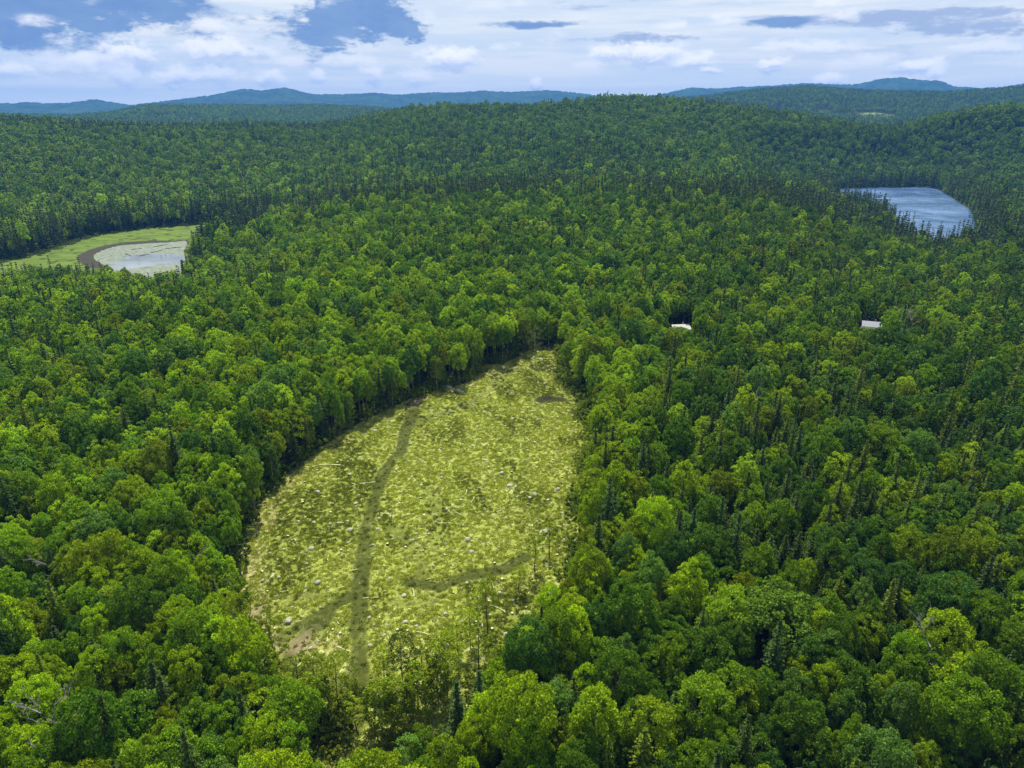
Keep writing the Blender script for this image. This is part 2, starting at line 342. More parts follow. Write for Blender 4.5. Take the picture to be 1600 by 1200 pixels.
t.link(p, 'Normal', t.n('ShaderNodeBump', ins={'Strength': .6, 'Distance': 6.0, 'Height': t.math('MULTIPLY', n2, t.ramp(dist, 3600, 4300))}).outputs[0])
t.n('ShaderNodeOutputMaterial', ins={0: p.outputs[0]})

# clearing
m, t = mat('clearing_ground'); CLEARM = m
g = t.n('ShaderNodeNewGeometry').outputs['Position']
trk = t.n('ShaderNodeAttribute', attribute_name='track').outputs['Fac']; rim = t.n('ShaderNodeAttribute', attribute_name='rim').outputs['Fac']; pitA = t.n('ShaderNodeAttribute', attribute_name='pit').outputs['Fac']
st = t.n('ShaderNodeMapping', ins={0: g}); st.inputs['Scale'].default_value = (1.0, 1.0, 1.0)
a1 = t.noise(g, .9, 7, .7, .6); a2 = t.noise(g, .055, 5, .6, .5); a3 = t.noise(g, 3.6, 4, .7); a4 = t.noise(g, .16, 5, .65, 1.2)
base = t.mix(t.ramp(a1, .38, .60), (.135, .165, .014), (.30, .345, .045))
base = t.mix(t.ramp(a3, .54, .70, 0, .8), base, (.66, .66, .30))
base = t.mix(t.ramp(a3, .45, .33, 0, .75), base, (.085, .09, .016))
pa = t.n('ShaderNodeAttribute', attribute_name='patch').outputs['Fac']
base = t.mix(t.math('MULTIPLY', pa, t.ramp(a1, .25, .65, .95, .6)), base, (.135, .165, .012))
base = t.mix(t.math('MULTIPLY', t.ramp(a4, .45, .34), t.ramp(a1, .42, .62, 0, .55)), base, (.70, .69, .40))
base = t.mix(t.math('MULTIPLY', t.ramp(trk, .05, .8), t.ramp(a1, .2, .65, 1.0, .85)), base, (.036, .044, .004))
base = t.mix(t.math('MULTIPLY', rim, t.ramp(a1, .3, .62, 1, .35)), base, (.30, .23, .13))
base = t.mix(pitA, base, (.040, .038, .012))  # darkens the ground inside the oval hollow
p = t.n('ShaderNodeBsdfPrincipled', ins={'Base Color': base, 'Roughness': .9, 'Specular IOR Level': .12})
t.link(p, 'Normal', t.n('ShaderNodeBump', ins={'Strength': .9, 'Distance': .35, 'Height': t.math('ADD', a1, t.math('MULTIPLY', a3, .4))}).outputs[0])
t.n('ShaderNodeOutputMaterial', ins={0: p.outputs[0]})

# marsh grass and mud
m, t = mat('marsh_grass'); MARSHM = m
g = t.n('ShaderNodeNewGeometry').outputs['Position']; mu = t.n('ShaderNodeAttribute', attribute_name='mud').outputs['Fac']
stv = t.n('ShaderNodeMapping', ins={0: g}); stv.inputs['Rotation'].default_value = (0, 0, .5); stv.inputs['Scale'].default_value = (.3, 1, 1)
b1 = t.noise(stv.outputs[0], .12, 6, .65, .8); b2 = t.noise(g, .8, 4, .7)
cm = t.mix(t.ramp(b1, .35, .65), (.062, .105, .008), (.115, .170, .012)); cm = t.mix(t.ramp(b2, .5, .75, 0, .5), cm, (.09, .14, .02))
cm = t.mix(t.ramp(t.math('ADD', mu, t.math('MULTIPLY', t.math('SUBTRACT', b1, .5), 1.3)), .35, .6), cm, (.038, .032, .02))
p = t.n('ShaderNodeBsdfPrincipled', ins={'Base Color': cm, 'Roughness': .9, 'Specular IOR Level': .15})
t.link(p, 'Normal', t.n('ShaderNodeBump', ins={'Strength': .8, 'Distance': .5, 'Height': b2}).outputs[0])
t.n('ShaderNodeOutputMaterial', ins={0: p.outputs[0]})

def water(name, mats, algae, base=(.012, .02, .03)):
    m, t = mat(name); g = t.n('ShaderNodeNewGeometry').outputs['Position']
    r1 = t.noise(g, .35, 3, .5, .5); r2 = t.noise(g, .03, 4, .55, .4)
    mp_ = t.n('ShaderNodeMapping', ins={0: g}); mp_.inputs['Scale'].default_value = (.25, 1, 1); strk = mp_.outputs[0]
    bump = t.n('ShaderNodeBump', ins={'Strength': mats, 'Distance': .15, 'Height': r1}).outputs[0]
    wtr = t.n('ShaderNodeBsdfPrincipled', ins={'Base Color': t.mix(t.ramp(t.noise(strk, .010, 4, .55, .5), .42, .66), base, tuple(min(v * 1.5 + .05, 1) for v in base)), 'Roughness': t.ramp(r2, .35, .65, .05, .22), 'IOR': 1.33, 'Specular IOR Level': .9, 'Normal': bump})
    if algae:
        stv = t.n('ShaderNodeMapping', ins={0: g}); stv.inputs['Rotation'].default_value = (0, 0, R(-25)); stv.inputs['Scale'].default_value = (.35, 1, 1)
        k = t.noise(stv.outputs[0], .05, 7, .62, 1.0); k2 = t.noise(g, .35, 5, .7)
        openw = t.n('ShaderNodeAttribute', attribute_name='open').outputs['Fac']
        cov_ = t.ramp(t.math('SUBTRACT', t.math('ADD', k, t.math('MULTIPLY', k2, .25)), t.math('MULTIPLY', openw, .42)), .36, .50)
        ac = t.mix(t.ramp(k2, .35, .65), (.09, .11, .07), (.19, .22, .15)); ac = t.mix(t.ramp(k, .60, .67, 0, .8), ac, (.10, .09, .05))
        al = t.n('ShaderNodeBsdfPrincipled', ins={'Base Color': ac, 'Roughness': .7, 'Specular IOR Level': .2})
        wtr = t.n('ShaderNodeMixShader', ins={0: cov_, 1: wtr.outputs[0], 2: al.outputs[0]})
    t.n('ShaderNodeOutputMaterial', ins={0: wtr.outputs[0]}); return m
POND_M = water('pond_water', .06, True, (.10, .12, .12)); LAKE_M = water('lake_water', .02, False, (.085, .155, .29))

# ------------------------------------------------------------------ ground sheet
azf = np.unique(np.concatenate([np.linspace(-180, -58, 40), np.linspace(-58, 58, 760), np.linspace(58, 180, 40)])); azf = np.radians(azf)[:-1]
rf = np.concatenate([np.geomspace(12, 340, 60), np.geomspace(346, 1500, 110), np.geomspace(1515, 12500, 150)])
A, Rr = np.meshgrid(azf, rf); gx, gy = (np.sin(A) * Rr).ravel(), (np.cos(A) * Rr).ravel(); gz = H(gx, gy)
dcl = sdf(CLEAR[::2], gx, gy); gz = np.where(dcl < 4, gz - .9, gz)
rg_ = np.hypot(gx, gy)
gz = gz + np.where(rg_ > 4100, rng.uniform(-7, 7, gz.shape) * (1 - .0 * rg_), 0)
def pxy(px, py, r): X, Y, Z = ray(px, py); k = r / np.hypot(X, Y); return X * k, Y * k
mead = np.zeros(gx.shape)
MEADOWS = [(*pxy(1368, 178, 3050), 62, 70), (*pxy(1288, 174, 3150), 30, 40)]
for mx_, my_, ra, rb in MEADOWS: mead = np.maximum(mead, sstep(1.3, .8, np.hypot((gx - mx_) / ra, (gy - my_) / rb)))
nA, nR = len(azf), len(rf); i = np.arange(nR - 1)[:, None] * nA; j = np.arange(nA)[None]; jn = (j + 1) % nA
F = np.stack([i + j, i + jn, i + nA + jn, i + nA + j], -1).reshape(-1, 4)[:, ::-1]
V = np.stack([gx, gy, gz], 1)
c0 = len(V); V = np.vstack([V, [[0, 0, float(H(np.array([0.]), np.array([12.]))[0])]]])
Ft = np.stack([np.full(nA, c0), np.arange(nA), (np.arange(nA) + 1) % nA, (np.arange(nA) + 1) % nA], 1)
me = mesh_np('ground', V, F, [GROUND], smooth=True, attrs=[('meadow', 'POINT', np.append(mead, 0))])
link('ground', me, kind='structure')

# ------------------------------------------------------------------ clearing sheet
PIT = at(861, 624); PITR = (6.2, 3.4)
def clear_h(x, y, detail=True):
    d = sdf(CLEAR, x, y); z = H(x, y)
    z = z + fbm(x / 9, y / 9, 77, 3) * .55
    tr = np.zeros(x.shape)
    for L, s, wd in TRK:
        dl = dline(L, x, y) + fbm(x / 6, y / 6, 61, 2) * .6
        rut = np.exp(-((np.abs(dl) - wd) / .42) ** 2); z = z - .22 * s * rut
        tr = np.maximum(tr, s * np.maximum(rut, .85 * np.exp(-(dl / (wd * 1.7)) ** 4)))
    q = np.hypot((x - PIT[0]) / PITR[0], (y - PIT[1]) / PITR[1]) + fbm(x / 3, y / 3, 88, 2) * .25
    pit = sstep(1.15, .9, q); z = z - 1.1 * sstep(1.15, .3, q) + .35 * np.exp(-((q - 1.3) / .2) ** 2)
    if detail: z = z + fbm(x / 1.6, y / 1.6, 78, 3) * .42
    tr = tr * np.clip(1.0 + .8 * fbm(x / 5, y / 7, 71, 3), .4, 1.15)
    return z, d, np.clip(tr, 0, 1), pit
def patches(x, y):
    a = fbm((x + .35 * y) / 7, (y * .55 - x * .15) / 9, 141, 4) + .35 * fbm(x / 26, y / 30, 143, 3)
    return sstep(-.12, .42, a)          # 0 pale lime slash, 1 olive regrowth
lo = CLEAR.min(0) - 8; hi = CLEAR.max(0) + 8; ST = .62
nx, ny = int((hi[0] - lo[0]) / ST), int((hi[1] - lo[1]) / ST)
xx, yy = np.meshgrid(lo[0] + np.arange(nx) * ST, lo[1] + np.arange(ny) * ST); xx = xx.ravel(); yy = yy.ravel()
zz, dd, tr, pit = clear_h(xx, yy)
zz = zz - 1.6 * sstep(2.0, 7.0, dd) + .02
# bare tan soil along the left edge and near the far end
px_, py_, _ = project(xx, yy, zz)
rimn = fbm(xx / 7, yy / 7, 99, 3)
cxm = np.interp(yy, [80, 150, 220, 290], [-30, -20, 0, 20])
rim = np.clip(sstep(-4.5, -.5, dd + rimn * 4) * (xx < cxm) * (yy > 110), 0, 1)
for (bx0, by0, rad_) in ((*at(766, 580), 6), (*at(868, 590), 5), (*at(412, 1020), 4), (*at(474, 1010), 4), (*at(450, 752), 4), (*at(862, 574), 5), (*at(528, 1000), 3)):
    rim = np.maximum(rim, sstep(1.2, .3, np.hypot(xx - bx0, yy - by0) / rad_ + rimn * .8))
keep = dd < 6.5
idx = np.arange(nx * ny).reshape(ny, nx); Fq = np.stack([idx[:-1, :-1], idx[:-1, 1:], idx[1:, 1:], idx[1:, :-1]], -1).reshape(-1, 4)
Fq = Fq[keep[Fq].all(1)]; used = np.unique(Fq); rem = np.full(nx * ny, -1); rem[used] = np.arange(len(used))
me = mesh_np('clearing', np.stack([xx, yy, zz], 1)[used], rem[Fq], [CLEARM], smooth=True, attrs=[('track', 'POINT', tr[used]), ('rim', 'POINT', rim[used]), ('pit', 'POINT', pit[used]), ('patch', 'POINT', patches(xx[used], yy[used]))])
link('clearing', me, kind='structure')

# ------------------------------------------------------------------ pond, marsh, lake
def sheet(name, P, z, step, m, grow=0.0, attr=None, zfun=None):
    lo, hi = P.min(0) - grow - step, P.max(0) + grow + step
    n1_, n2_ = int((hi[0] - lo[0]) / step) + 2, int((hi[1] - lo[1]) / step) + 2
    X, Y = np.meshgrid(lo[0] + np.arange(n1_) * step, lo[1] + np.arange(n2_) * step); X = X.ravel(); Y = Y.ravel()
    d = sdf(P, X, Y); k = d < grow + step
    idx = np.arange(n1_ * n2_).reshape(n2_, n1_); Q = np.stack([idx[:-1, :-1], idx[:-1, 1:], idx[1:, 1:], idx[1:, :-1]], -1).reshape(-1, 4)
    Q = Q[k[Q].all(1)]; u = np.unique(Q); rm = np.full(len(X), -1); rm[u] = np.arange(len(u))
    Z = np.full(X.shape, float(z)) if zfun is None else zfun(X, Y, d)
    at_ = attr(X, Y) if attr else []
    me = mesh_np(name, np.stack([X, Y, Z], 1)[u], rm[Q], [m], smooth=True, attrs=[(a, 'POINT', v[u]) for a, v in at_])
    return link(name, me, kind='structure')
ox, oy = at(232, 408, ZP)
def openf(X, Y): return [('open', sstep(42, 5, np.hypot((X - ox) * .8, (Y - oy) * .75)))]
sheet('pond', POND, ZP, 1.5, POND_M, 3.0, openf)
mxp, myp = at(122, 398, ZP)
def mudf(X, Y):
    d = sdf(POND, X, Y); return [('mud', np.clip(sstep(18, 6, d) * sstep(100, 25, np.hypot(X - mxp, (Y - myp) * .5)) + sstep(3.5, 0.0, d) * .5, 0, 1))]
sheet('marsh', MARSH, ZP, 2.0, MARSHM, 7.0, mudf, lambda X, Y, d: np.where(sdf(POND, X, Y) < 1, ZP - .5, ZP + .5 + fbm(X / 5, Y / 5, 3, 3) * .5) - 1.3 * sstep(2, 7, d))
sheet('lake', LAKE, ZP, 6.0, LAKE_M, 8.0)

# ------------------------------------------------------------------ tree prototypes
def leafobj(Vc, Fc, mat_, rg, name):
    v = np.repeat(rg.random(len(Fc)), 1); return mesh_np(name, Vc, Fc, [mat_], attrs=[('leafvar', 'FACE', v)])
def crown_broad(rg, h, rad, nclump, ncard, size, depth=.62, airy=False, core=0):
    """crown made of many leaf sprays grouped in clumps over an uneven dome"""
    lob = rg.uniform(0, 6.28, 3); C = []; RAD = []
    for i in range(nclump):
        u = (i + .5) / nclump; th = i * 2.39996 + rg.uniform(-.4, .4)
        zz_ = 1 - u * (1.5 if not airy else 1.75)                     # from the top down past the widest line
        rxy = math.sqrt(max(0, 1 - min(1, abs(zz_)) ** 2)) ; wob = 1 + .16 * math.sin(2 * th + lob[0]) + .10 * math.sin(3 * th + lob[1]) + rg.uniform(-.14, .12)
        rr_ = rxy * rad * wob * (rg.uniform(.84, 1.0))
        zc = h - rad * depth * 1.15 + zz_ * rad * depth * 1.1 * (1 + rg.uniform(-.18, .15))
        zc += rg.normal(0, .09) * rad; C.append((rr_ * math.cos(th), rr_ * math.sin(th), zc)); RAD.append(rad * rg.uniform(.15, .30) * (1.25 if airy else 1))
    for i in range(int(nclump * .25)):
        th = rg.uniform(0, 6.28); rr_ = rad * math.sqrt(rg.uniform(0, .7)); C.append((rr_ * math.cos(th), rr_ * math.sin(th), h - rad * rg.uniform(.5, 1.5))); RAD.append(rad * .25)
    C = np.array(C); RAD = np.array(RAD); k = rg.choice(len(C), ncard, p=RAD ** 2 / (RAD ** 2).sum())
    D = rg.normal(0, 1, (ncard, 3)); D /= np.linalg.norm(D, axis=1)[:, None]
    out = C[k] - np.array([0, 0, h - rad * 1.1]); out /= np.linalg.norm(out, axis=1)[:, None] + 1e-6
    D = D + out * .75 + np.array([0, 0, .35]); D /= np.linalg.norm(D, axis=1)[:, None]
    P = C[k] + D * (RAD[k] * rg.uniform(.55, 1.22, ncard))[:, None] * np.array([1, 1, .82])
    Vc, Fc = cards(P, D, np.full(ncard, size), .95, rg)
    return Vc, Fc, C
def trunk_limbs(rg, h, rad, C, r0=.24, nl=7, lean=.4, bottom=0.0):
    top = np.array([rg.uniform(-lean, lean), rg.uniform(-lean, lean), h - rad * .5]); n = 7
    ts = np.linspace(0, 1, n); P = top[None] * ts[:, None]; P[:, :2] += rg.normal(0, .12, (n, 2)) * ts[:, None]; P[0] = (0, 0, bottom - .6)
    paths = [(P, r0 * (1 - .82 * ts) + .02)]
    for c_ in C[rg.choice(len(C), min(nl, len(C)), replace=False)]:
        f = rg.uniform(.55, .85); s = top * f; mid = s * .5 + c_ * .5 + np.array([0, 0, -.4]); paths.append((np.array([s, mid, c_]), np.array([r0 * .38, r0 * .22, .03])))
    return tubes(paths, 5)
def conifer(rg, h, rad, tiers, per, size, base=.08, droop=.25):
    P, N, S = [], [], []
    for k in range(tiers):
        f = k / (tiers - 1); z = h * (base + (1 - base) * f ** .92); L = rad * (1 - f) ** .85 * rg.uniform(.8, 1.12) + .12
        nb = max(3, int(per * (1 - .55 * f))); a0 = rg.uniform(0, 6.28)
        for b in range(nb):
            a = a0 + b * 6.2832 / nb + rg.uniform(-.25, .25); Lb = L * rg.uniform(.72, 1.12); m_ = max(2, int(Lb / (size * .42)))
            for s_ in np.linspace(.12, 1, m_):
                r_ = s_ * Lb; P.append((r_ * math.cos(a), r_ * math.sin(a), z - droop * r_ + .10 * r_ * r_ / max(Lb, .1) + rg.uniform(-.05, .05)))
                N.append((math.cos(a) * .35 + rg.normal(0, .25), math.sin(a) * .35 + rg.normal(0, .25), 1)); S.append(size * (1.15 - .45 * s_))
    P.append((0, 0, h)); N.append((1, 0, .2)); S.append(size * .6)
    return cards(np.array(P), np.array(N), np.array(S), .3, rg)
def deadtree(rg, h):
    paths = [];
    def grow(p, d, L, r, lev):
        n = 4; pts = [p]
        for _ in range(n): d = d + rg.normal(0, .13, 3); d /= np.linalg.norm(d); pts.append(pts[-1] + d * L / n)
        paths.append((np.array(pts), np.linspace(r, r * .45, n + 1)))
        if lev < 3:
            for _ in range(6 if lev == 0 else 4):
                q = pts[rg.integers(1 + (lev == 0), n + 1)]; a = rg.uniform(0, 6.28); nd = d * .55 + np.array([math.cos(a), math.sin(a), .15]) * .8; nd /= np.linalg.norm(nd); grow(q, nd, L * rg.uniform(.32, .5), r * .5, lev + 1)
    grow(np.array([0, 0, -.5]), np.array([0, 0, 1.]), h, .24, 0); return tubes(paths, 4)

NB = [dict(h=17, rad=4.6), dict(h=18, rad=4.2), dict(h=16, rad=4.9), dict(h=18.5, rad=4.5), dict(h=17.5, rad=4.0), dict(h=16.5, rad=4.4), dict(h=19, rad=4.7)]
near_broad, near_con, slim = [], [], []
for k, a in enumerate(NB):
    rg = np.random.default_rng(100 + k); Vc, Fc, C = crown_broad(rg, a['h'], a['rad'], 64 + 8 * (k % 3), 8600, .42, [.95, 1.25, .85, 1.1, 1.4, 1.0, .9][k])
    near_broad.append((leafobj(Vc, Fc, LEAF, rg, 'broadleaf_crown'), mesh_np('trunk', *trunk_limbs(rg, a['h'], a['rad'], C), [BARK], smooth=True), a['h'], a['rad']))
for k, (h_, rad_, ti, pe) in enumerate([(18, 3.6, 30, 15), (16, 3.1, 28, 14), (19, 3.9, 32, 16), (15, 3.6, 24, 15)]):
    rg = np.random.default_rng(200 + k); Vc, Fc = conifer(rg, h_, rad_, ti, pe, .62)
    tv = tubes([(np.array([[0, 0, -.6], [0, 0, h_ * .5], [0, 0, h_ * .97]]), np.array([.24, .14, .02]))], 6)
    near_con.append((leafobj(Vc, Fc, NEEDLE, rg, 'conifer_crown'), mesh_np('trunk', *tv, [DARKBARK], smooth=True), h_, rad_))
for k, (h_, rad_, nc, nl_) in enumerate([(17, 2.6, 26, 1900), (15, 2.2, 22, 1500), (18, 2.9, 30, 2300), (13, 2.0, 18, 1100)]):
    rg = np.random.default_rng(300 + k); Vc, Fc, C = crown_broad(rg, h_, rad_, nc, nl_, .33, 1.9, True)
    slim.append((leafobj(Vc, Fc, LEAF, rg, 'slender_crown'), mesh_np('trunk', *trunk_limbs(rg, h_, rad_, C, .15, 9, .7), [DARKBARK], smooth=True), h_, rad_))
dense = []
for k, (h_, rad_) in enumerate([(16.5, 3.0), (15, 2.7), (17.5, 3.3), (14, 2.8)]):
    rg = np.random.default_rng(350 + k); Vc, Fc, C = crown_broad(rg, h_, rad_, 50, 4200, .42, 2.0, True)
    dense.append((leafobj(Vc, Fc, LEAF, rg, 'edge_crown'), mesh_np('trunk', *trunk_limbs(rg, h_, rad_, C, .17, 9, .5), [PALEBARK], smooth=True), h_, rad_))
SLIM_PALE = [(c_, None, h_, r_) for c_, _, h_, r_ in slim]
for k in range(4):
    tm = slim[k][1].copy(); tm.materials.clear(); tm.materials.append(PALEBARK); SLIM_PALE[k] = (slim[k][0], tm, slim[k][2], slim[k][3])

bank = bpy.data.collections.new('tree_shapes_broad'); bankc = bpy.data.collections.new('tree_shapes_conifer')   # source shapes for the far wood only
def merged(name, leafV, leafF, tV, tF, lm, bm, rg, coll):
    V_2 = np.vstack([leafV, tV]); F_2 = np.vstack([leafF, tF + len(leafV)]); fm = np.r_[np.zeros(len(leafF), int), np.ones(len(tF), int)]
    me = mesh_np(name, V_2, F_2, [lm, bm], fm, attrs=[('leafvar', 'FACE', np.r_[rg.random(len(leafF)), np.zeros(len(tF))])])
    coll.objects.link(bpy.data.objects.new(name, me))
LODB = []   # (pid list) near, mid, far, vfar
pid = 0
for lod, (n_, nc, ncard, size) in enumerate([(7, 66, 4200, .58), (6, 48, 1300, .98), (5, 26, 330, 1.7), (4, 12, 80, 3.0)]):
    ids = []
    for k in range(n_):
        a = NB[k]; rg = np.random.default_rng(400 + lod * 20 + k); Vc, Fc, C = crown_broad(rg, a['h'], a['rad'], nc, ncard, size, [.95, 1.25, .85, 1.1, 1.4, 1.0, .9][k])
        tV, tF = trunk_limbs(rg, a['h'], a['rad'], C, nl=[5, 2, 1, 1][lod])
        merged('shape_%03d' % pid, Vc, Fc, tV, tF, LEAF, BARK, rg, bank); ids.append(pid); pid += 1
    LODB.append(ids)
LODC = []; pid = 0
for lod, (n_, ti, pe, size) in enumerate([(4, 22, 10, .85), (3, 14, 8, 1.3), (3, 9, 6, 2.0)]):
    ids = []
    for k in range(n_):
        rg = np.random.default_rng(500 + lod * 20 + k); h_, rad_ = [(18, 3.5), (16, 3.1), (19, 3.8), (17, 3.8)][k]
        Vc, Fc = conifer(rg, h_, rad_, ti, pe, size); tV, tF = tubes([(np.array([[0, 0, -.6], [0, 0, h_ * .9]]), np.array([.24, .05]))], 4)
        merged('shape_%03d' % pid, Vc, Fc, tV, tF, NEEDLE, DARKBARK, rg, bankc); ids.append(pid); pid += 1
    LODC.append(ids)

# ------------------------------------------------------------------ where the trees stand
def scatter(r0, r1, half, sp_):
    s = sp_; n_ = int(r1 * 2 / s) + 2
    X, Y = np.meshgrid((np.arange(n_) - n_ / 2) * s, np.arange(int((r1 + 40) / (s * .866)) + 1) * s * .866 - 20)
    X = X + (np.arange(X.shape[0])[:, None] % 2) * s / 2
    X = (X + rng.uniform(-.42, .42, X.shape) * s).ravel(); Y = (Y + rng.uniform(-.42, .42, Y.shape) * s).ravel()
    r = np.hypot(X, Y); a = np.abs(np.arctan2(X, Y)); k = (r >= r0) & (r < r1) & (a < half); return X[k], Y[k]
x1, y1 = scatter(28, 380, R(62), 4.05); x2, y2 = scatter(380, 900, R(46), 4.8); x3, y3 = scatter(900, 1900, R(43), 6.6); x4, y4 = scatter(1900, 4350, R(41), 12.0)
TX = np.concatenate([x1, x2, x3, x4]); TY = np.concatenate([y1, y2, y3, y4]); n = len(TX); TR = np.hypot(TX, TY)
TZ = H(TX, TY)
cl = sdf(CLEAR, TX, TY); ok = cl > 1.5 + rng.uniform(0, 2.0, n)
ok &= (sdf(MARSH, TX, TY) > 3) & (sdf(POND, TX, TY) > 4) & (sdf(LAKE, TX, TY) > .5)
for mx_, my_, ra, rb in MEADOWS: ok &= np.hypot((TX - mx_) / ra, (TY - my_) / rb) > 1.1
CAB = [at(1063, 509, 4.0), at(1362, 508, 4.0)]
def near_sight(cx, cy, half, length):
    d_ = math.hypot(cx, cy); ux, uy = cx / d_, cy / d_; al = (cx - TX) * ux + (cy - TY) * uy; la = np.abs((TX - cx) * uy - (TY - cy) * ux)
    return (al > -7) & (al < length) & (la < half)
for cx, cy in CAB: ok &= ~near_sight(cx, cy, 5.2, 11)
# the crowns thin out where the clearing runs on towards the camera
# clumps of conifers
pxT, pyT, dT = project(TX, TY, TZ + 15)
cn = fbm(TX / 90, TY / 90, 301, 3) + .0
pc = .07 + .22 * sstep(.05, .4, cn)
pc = pc + .22 * sstep(880, 1250, pxT) * (TR < 520) + .08 * (TR > 420)
mid_r = (TR > 640) & (TR < 860) & (pxT > 480) & (pxT < 1330); pc = pc + .55 * mid_r * (TR > 700) * sstep(-.25, .15, fbm(TX / 60, TY / 60, 311, 2))
pc = pc + .45 * ((pxT < 560) & (TR > 1560) & (TR < 1900)) + .30 * ((pxT > 1100) & (pxT < 1420) & (TR > 1500) & (TR < 1900))
dwat = np.minimum(sdf(MARSH, TX, TY), sdf(LAKE, TX, TY)); shore = (dwat < 26)
pc = pc + .55 * shore * (TR > 560) + .25 * ((sdf(LAKE, TX, TY) < 130) & (TR > 560))
pc = pc + .2 * (TR > 2200) * (pxT > 1000)
isC = rng.random(n) < np.clip(pc, 0, .85)
# tints (linear base colours)
PAL = np.array([(.190, .290, .003), (.116, .208, .005), (.066, .136, .006), (.054, .124, .016), (.138, .198, .003), (.215, .330, .012), (.098, .188, .030)])
TONES = ['bright yellow-green', 'mid green', 'deep green', 'blue-green', 'olive', 'pale lime green', 'soft grey-green']
warm = sstep(150, 500, 900 - pxT) * .7 + fbm(TX / 160, TY / 160, 333, 3) * .5
wts = np.stack([.16 + .20 * warm, np.full(n, .30), .30 - .16 * warm, .17 - .13 * warm, .10 + .05 * warm, .04 + .05 * warm, .12 - .05 * warm], 1)
far_ = (TR > 1200)[:, None]; wts = np.where(far_, wts * np.array([[.9, 1.2, 1.0, 1.1, .7, .6, 1.4]]), wts)
nearcl = (cl < 16)[:, None]; wts = np.where(nearcl & (pxT > 700)[:, None], wts * np.array([[3, 1, .6, .2, 3, 1.5, .5]]), wts)
wts = np.clip(wts, .005, None); wts /= wts.sum(1, keepdims=True)
tone = (rng.random(n)[:, None] > np.cumsum(wts, 1)).sum(1); tone = np.clip(tone, 0, 6)
tint = PAL[tone] * np.array([1.06, 1.04, 1.0]) * rng.uniform(.95, 1.38, (n, 1)) * rng.uniform(.96, 1.04, (n, 3))
CPAL = np.array([(.042, .076, .007), (.066, .110, .005), (.040, .080, .014), (.095, .140, .005)]); CT = ['dark green', 'deep green', 'blue-green', 'olive-green']
ctone = rng.integers(0, 4, n); ctone = np.where((ctone == 3) & (rng.random(n) < .6), 0, ctone)
fm_ = (sstep(700, 1500, TR) * .55)[:, None]; tint = tint * (1 - fm_) + np.array([[.105, .180, .012]]) * fm_
tint = tint * (1 - .16 * sstep(850, 1300, pxT) * (TR < 800))[:, None]
tint = np.where(isC[:, None], CPAL[ctone] * rng.uniform(.8, 1.25, (n, 1)), tint)
scl = rng.uniform(.60, 1.12, n); big = rng.random(n) < .10; scl = np.where(big, rng.uniform(1.15, 1.45, n), scl)
scl = scl * np.where(TR < 900, .625, .80); scl = np.where(isC, rng.uniform(.74, 1.12, n), scl); scl = np.where(isC & (rng.random(n) < .07), 1.15, scl); scl = np.where(isC & (TR > 640), scl * 1.25, scl)
scl = np.where(TR > 900, scl * 1.08, scl); scl = np.where(TR > 1900, np.clip(scl, .8, 1.2) * 1.2, scl)
scz = np.where(isC, scl * 1.06, scl * 1.42) * rng.uniform(.80, 1.18, n); scz = np.where((TR > 900) & ~isC, scz * .85, scz); scz = np.where((TR > 1300) & isC, scz * .85, scz); scz = np.where(TR > 1900, scl * .8, scz)
zshort = .80 + .2 * sstep(0, 40, cl); 

wallh = (sdf(MARSH, TX, TY) < 30) & (TR > 600); scz = np.where(wallh, scz * 1.15, scz)
scz = np.where(TR < 600, np.where(isC, scz, 1 + (scz - 1) * .6), scz)
nearshore = ((sdf(MARSH, TX, TY) < 90) | (sdf(LAKE, TX, TY) < 110)) & (TZ < 6) & (TR < 720) & ((TX < 0) & (TR < 600) | (TX > 0) & (TR < 760))
scz = np.where(nearshore, scz * .84, scz)
for cx, cy in CAB:
    d_ = math.hypot(cx, cy); al = (cx - TX) * cx / d_ + (cy - TY) * cy / d_; w8 = near_sight(cx, cy, 7.5, 62)
    scz = np.where(w8, np.minimum(scz, ((3.4 if cx < 150 else 2.4) + al * .24) / np.where(isC, 20, 18.5)), scz); scl = np.where(w8, np.minimum(scl, .85), scl)
tint = np.where((isC & (TR > 500))[:, None], tint * (.85 + .25 * sstep(900, 1600, TR))[:, None], np.where(isC[:, None], tint * .88, tint))
rotz = rng.uniform(0, 6.283, n)
# explicit large maple below and right of the clearing
def nearest(px, py, z=15):
    x, y = at(px, py, z); return x, y
bx, by = nearest(1212, 955, 17)
kill = (np.hypot(TX - bx, TY - by) < 7.0) ; ok &= ~kill
# near individuals are chosen by how large they show
infr = (pxT > -40) & (pxT < 1640) & (pyT > -20) & (pyT < 1250) & (dT > 10)
keep = ok; sel = lambda m_: m_[keep]
TX, TY, TZ, TR, isC, tone, ctone, tint, scl, scz, rotz, pxT, pyT, dT, infr, cl = map(sel, (TX, TY, TZ, TR, isC, tone, ctone, tint, scl, scz, rotz, pxT, pyT, dT, infr, cl))
n = len(TX)
show = np.where(isC, scl * 7, scl * 9) / dT; show = np.where(infr, show, 0)
def top(mask, k):
    i = np.where(mask & (show > 0))[0]; return i[np.argsort(-show[i])][:k]
# trees of the clearing's edge are slender and open: part of the broadleaf trees there
edge = (~isC) & (cl < 5.5) & (TR < 330)
slimmer = edge & (rng.random(n) < .62)
ib = top(~isC & ~slimmer, 299); ic = top(isC, 300)
single = np.zeros(n, bool); single[ib] = True; single[ic] = True; single |= slimmer
isl = np.where(slimmer)[0][:230]; 

